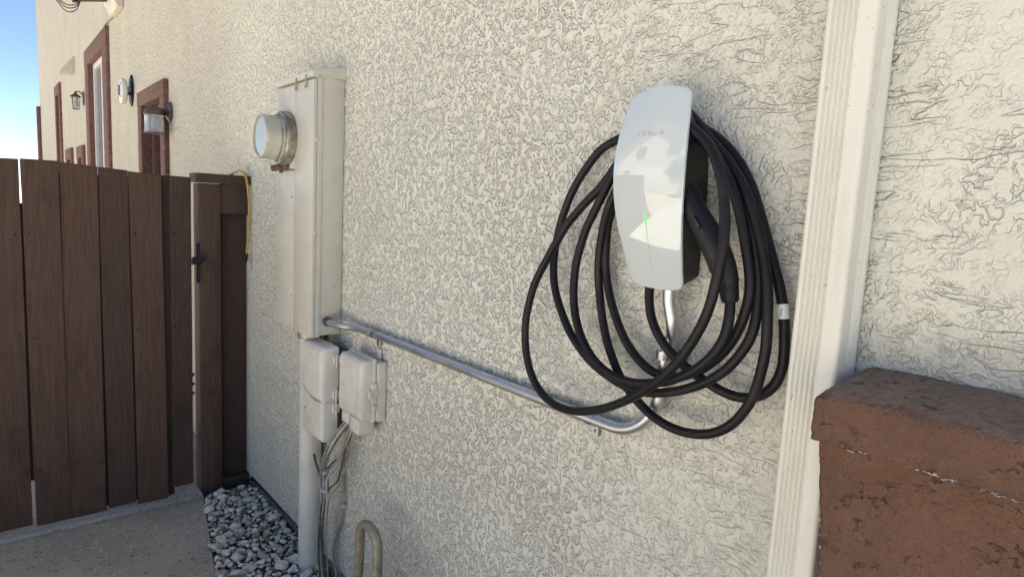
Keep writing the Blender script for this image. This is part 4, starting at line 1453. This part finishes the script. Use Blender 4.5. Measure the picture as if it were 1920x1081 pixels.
# lantern
ln = thing('wall_lantern', 'small dark metal wall lantern with glass panes beside the tall window', 'wall lamp', (-9.42, 0, 2.46))
lx, ly = -9.42, -0.085
obj('wall_plate', box((lx - .035, -0.016, 2.40), (lx + .035, -0.002, 2.56), 0.006), M['bronze'], ln)
obj('arm', tube(catmull([(lx, -0.014, 2.52), (lx, -0.05, 2.555), (lx, ly, 2.545)], 0.008), 0.007, 10), M['bronze'], ln)
bm = B()
add_lathe(bm, [(0.0, .06), (.012, .055), (.02, .035), (.055, .012), (.062, .0), (.0, -.002)], (lx, ly, 2.485), (0, 0, 1), 4)
add_tube(bm, [(lx + .012 * math.cos(a * math.pi / 6), ly, 2.556 + .012 * math.sin(a * math.pi / 6)) for a in range(13)], 0.0025, 6)
obj('roof', bm, M['bronze'], ln)
bm = B()
for sx in (-1, 1):
    for sy in (-1, 1):
        add_tube(bm, [(lx + sx * .038, ly + sy * .038, 2.487), (lx + sx * .030, ly + sy * .030, 2.352)], 0.004, 6)
add_box(bm, (lx - .034, ly - .034, 2.342), (lx + .034, ly + .034, 2.352))
obj('cage', bm, M['bronze'], ln)
obj('glass', lathe([(.046, 2.482), (.037, 2.354)], (lx, ly, 0), (0, 0, 1), 4), M['lamp_glass'], ln)
obj('bulb', lathe([(0, 2.37), (.014, 2.375), (.018, 2.41), (.01, 2.44), (.01, 2.48)], (lx, ly, 0), (0, 0, 1), 12), M['white_plastic'], ln)
# vent hood
vh = thing('vent_hood', 'wedge shaped beige vent hood high on the far wall', 'vent', (-10.4, 0, 2.99))
obj('hood', prism([(-0.002, 2.885), (-0.165, 2.885), (-0.165, 2.893), (-0.012, 3.10), (-0.002, 3.10)], 'x', -10.53, -10.33, 0.003, 1), M['box_paint'], vh)
obj('flange', box((-10.56, -0.008, 2.875), (-10.30, -0.0015, 3.115), 0.002, 1), M['box_paint'], vh)
obj('screw', lathe([(0, .002), (.006, .0), (.006, -.002)], (-10.315, -0.008, 3.0), (0, -1, 0), 10), M['rust'], vh)
# bracket box with an arm and drooping service wires at the top of the picture
eb = thing('service_bracket', 'beige wall box with a brown arm and drooping wires at the top edge', 'bracket', (-6.6, 0, 3.1))
obj('wall_box', prism([(-0.002, 2.955), (-0.045, 2.965), (-0.095, 3.06), (-0.095, 3.34), (-0.002, 3.34)], 'x', -6.98, -6.55, 0.004, 1), M['box_paint'], eb)
bm = B()
add_box(bm, (-.03, -.16, -.026), (.03, .13, .026), 0.004, 1, Matrix.Translation((-6.8, -0.19, 3.045)) @ Matrix.Rotation(math.radians(13), 4, 'X'))
obj('arm', bm, M['trim'], eb)
bm = B()
add_box(bm, (-.034, -.02, -.03), (.034, .02, .03), 0.004, 1, Matrix.Translation((-6.8, -0.325, 3.012)) @ Matrix.Rotation(math.radians(13), 4, 'X'))
obj('end_cap', bm, M['iron'], eb)
for k, dz in enumerate((0.0, -0.022, -0.05)):
    obj('wire', tube(catmull([(-6.8, -0.28, 3.0), (-6.8, -0.32, 2.962 + dz), (-6.8, -0.38, 2.945 + dz * 1.1), (-6.8, -0.44, 2.985 + dz * .7), (-6.8, -0.52, 3.07), (-6.8, -0.75, 3.5), (-6.8, -0.62, 4.6), (-6.8, -0.38, 5.27)], 0.02), 0.0042, 6), M['wire_dark'], eb)
lw = tag(obj('wall_wire', tube(catmull([(-6.96, -0.008, 2.99), (-7.15, -0.008, 2.98), (-7.35, -0.010, 2.99), (-7.58, -0.012, 2.985)], 0.03), 0.007, 6), M['wire_grey']), 'thin wire running from the wall box to the tall window trim', 'wire')

# ================================================================== THE LOT ACROSS (behind the camera, seen in the glass)
nh = thing('neighbour_house', 'sunlit pale gabled house across the driveway mirrored in the charger glass', 'house', (-6.8, -12, -0.1))
pale = simple('neighbour_stucco', (0.68, 0.64, 0.56), 0.9, var=0.06, scale=2, bump=0.5, bscale=40)
gx0, gx1, gy = -11.0, -2.6, -8.2
bm = prism([(gx0, -0.16), (gx1, -0.16), (gx1, 4.7), ((gx0 + gx1) / 2, 7.0), (gx0, 4.7)], 'y', gy - 9, gy)
obj('wall', bm, pale, nh, smooth=False)
bm = B()
for s in (-1, 1):
    mx_ = (gx0 + gx1) / 2
    ex = gx1 + .5 if s > 0 else gx0 - .5
    add_z = 4.7 - (2.3 / 4.2) * .5
    q = [(mx_, 7.02), (ex, add_z + .02), (ex, add_z + .18), (mx_, 7.2)]
    A_ = [bm.verts.new((x, gy + .45, z)) for x, z in q]
    B_ = [bm.verts.new((x, gy - 9.3, z)) for x, z in q]
    bm.faces.new(A_)
    bm.faces.new(B_)
    for k in range(4):
        bm.faces.new((A_[k], A_[(k + 1) % 4], B_[(k + 1) % 4], B_[k]))
obj('roof', bm, M['roof'], nh, smooth=False)
for (a, b_, c, d) in ((-10.2, -9.0, 1.0, 2.3), (-4.9, -3.6, 1.0, 2.3), (-8.6, -7.4, 3.4, 4.6), (-5.4, -4.3, 3.4, 4.6)):
    wd = obj('window', box((a, gy + .003, c), (b_, gy + .05, d), 0.005), M['white_frame'], nh)
    for q in (0, 1):
        xa = a + .06 + q * (b_ - a - .06) / 2
        obj('pane', box((xa, gy + .051, c + .06), (xa + (b_ - a - .18) / 2, gy + .058, d - .06)), M['pane'], wd, smooth=False)
obj('garage_door', box((-8.3, gy + .003, -0.1), (-5.5, gy + .05, 2.2), 0.01), M['white_frame'], nh)

def tree(name, label, x, y, h, r, n, seed):
    rr = random.Random(seed)
    t = thing(name, label, 'tree', (x, y, -0.16))
    bm = B()
    top = (x + .1, y, h * .6)
    add_tube(bm, catmull([(x, y, -0.2), (x + .05, y + .03, h * .3), top], 0.2), [0.14, 0.11, 0.09] if False else 0.09, 9)
    for k in range(7):
        a = k * 0.9 + rr.random()
        zz = h * rr.uniform(.35, .6)
        add_tube(bm, catmull([(x + .05, y, zz), (x + math.cos(a) * r * .4, y + math.sin(a) * r * .4, zz + h * .14), (x + math.cos(a) * r * .75, y + math.sin(a) * r * .75, zz + h * .25)], 0.2), 0.035, 6)
    obj('trunk', bm, bark, t)
    bm = B()
    clumps = []
    for k in range(26):
        v = Vector((rr.gauss(0, 1), rr.gauss(0, 1), rr.gauss(0, 1))).normalized() * rr.uniform(.3, 1)
        clumps.append((x + v.x * r, y + v.y * r, h * .68 + v.z * r * .8, r * rr.uniform(.22, .42)))
    for k in range(n):
        c = rr.choice(clumps)
        v = Vector((rr.gauss(0, 1), rr.gauss(0, 1), rr.gauss(0, 1))).normalized() * c[3] * rr.uniform(.5, 1)
        p = Vector((c[0], c[1], c[2])) + v
        m = Matrix.Translation(p) @ Matrix.Rotation(rr.uniform(0, 6.28), 4, 'Z') @ Matrix.Rotation(rr.uniform(-1.3, 1.3), 4, 'X')
        s = rr.uniform(.05, .1)
        bm.faces.new([bm.verts.new(m @ Vector(q)) for q in ((-s, 0, 0), (0, -s * .45, .01), (s, 0, 0), (0, s * .45, .01))])
    obj('crown', bm, leaf, t, smooth=False)
    return t


bark = simple('bark', (0.12, 0.085, 0.06), 0.9, var=0.3, scale=20, bump=0.8, bscale=30)
leaf = simple('leaf', (0.055, 0.085, 0.03), 0.6, var=0.4, scale=3)
tree('yard_tree', 'leafy green tree in front of the pale house across the driveway', -3.4, -6.9, 3.0, 1.0, 3000, 3)
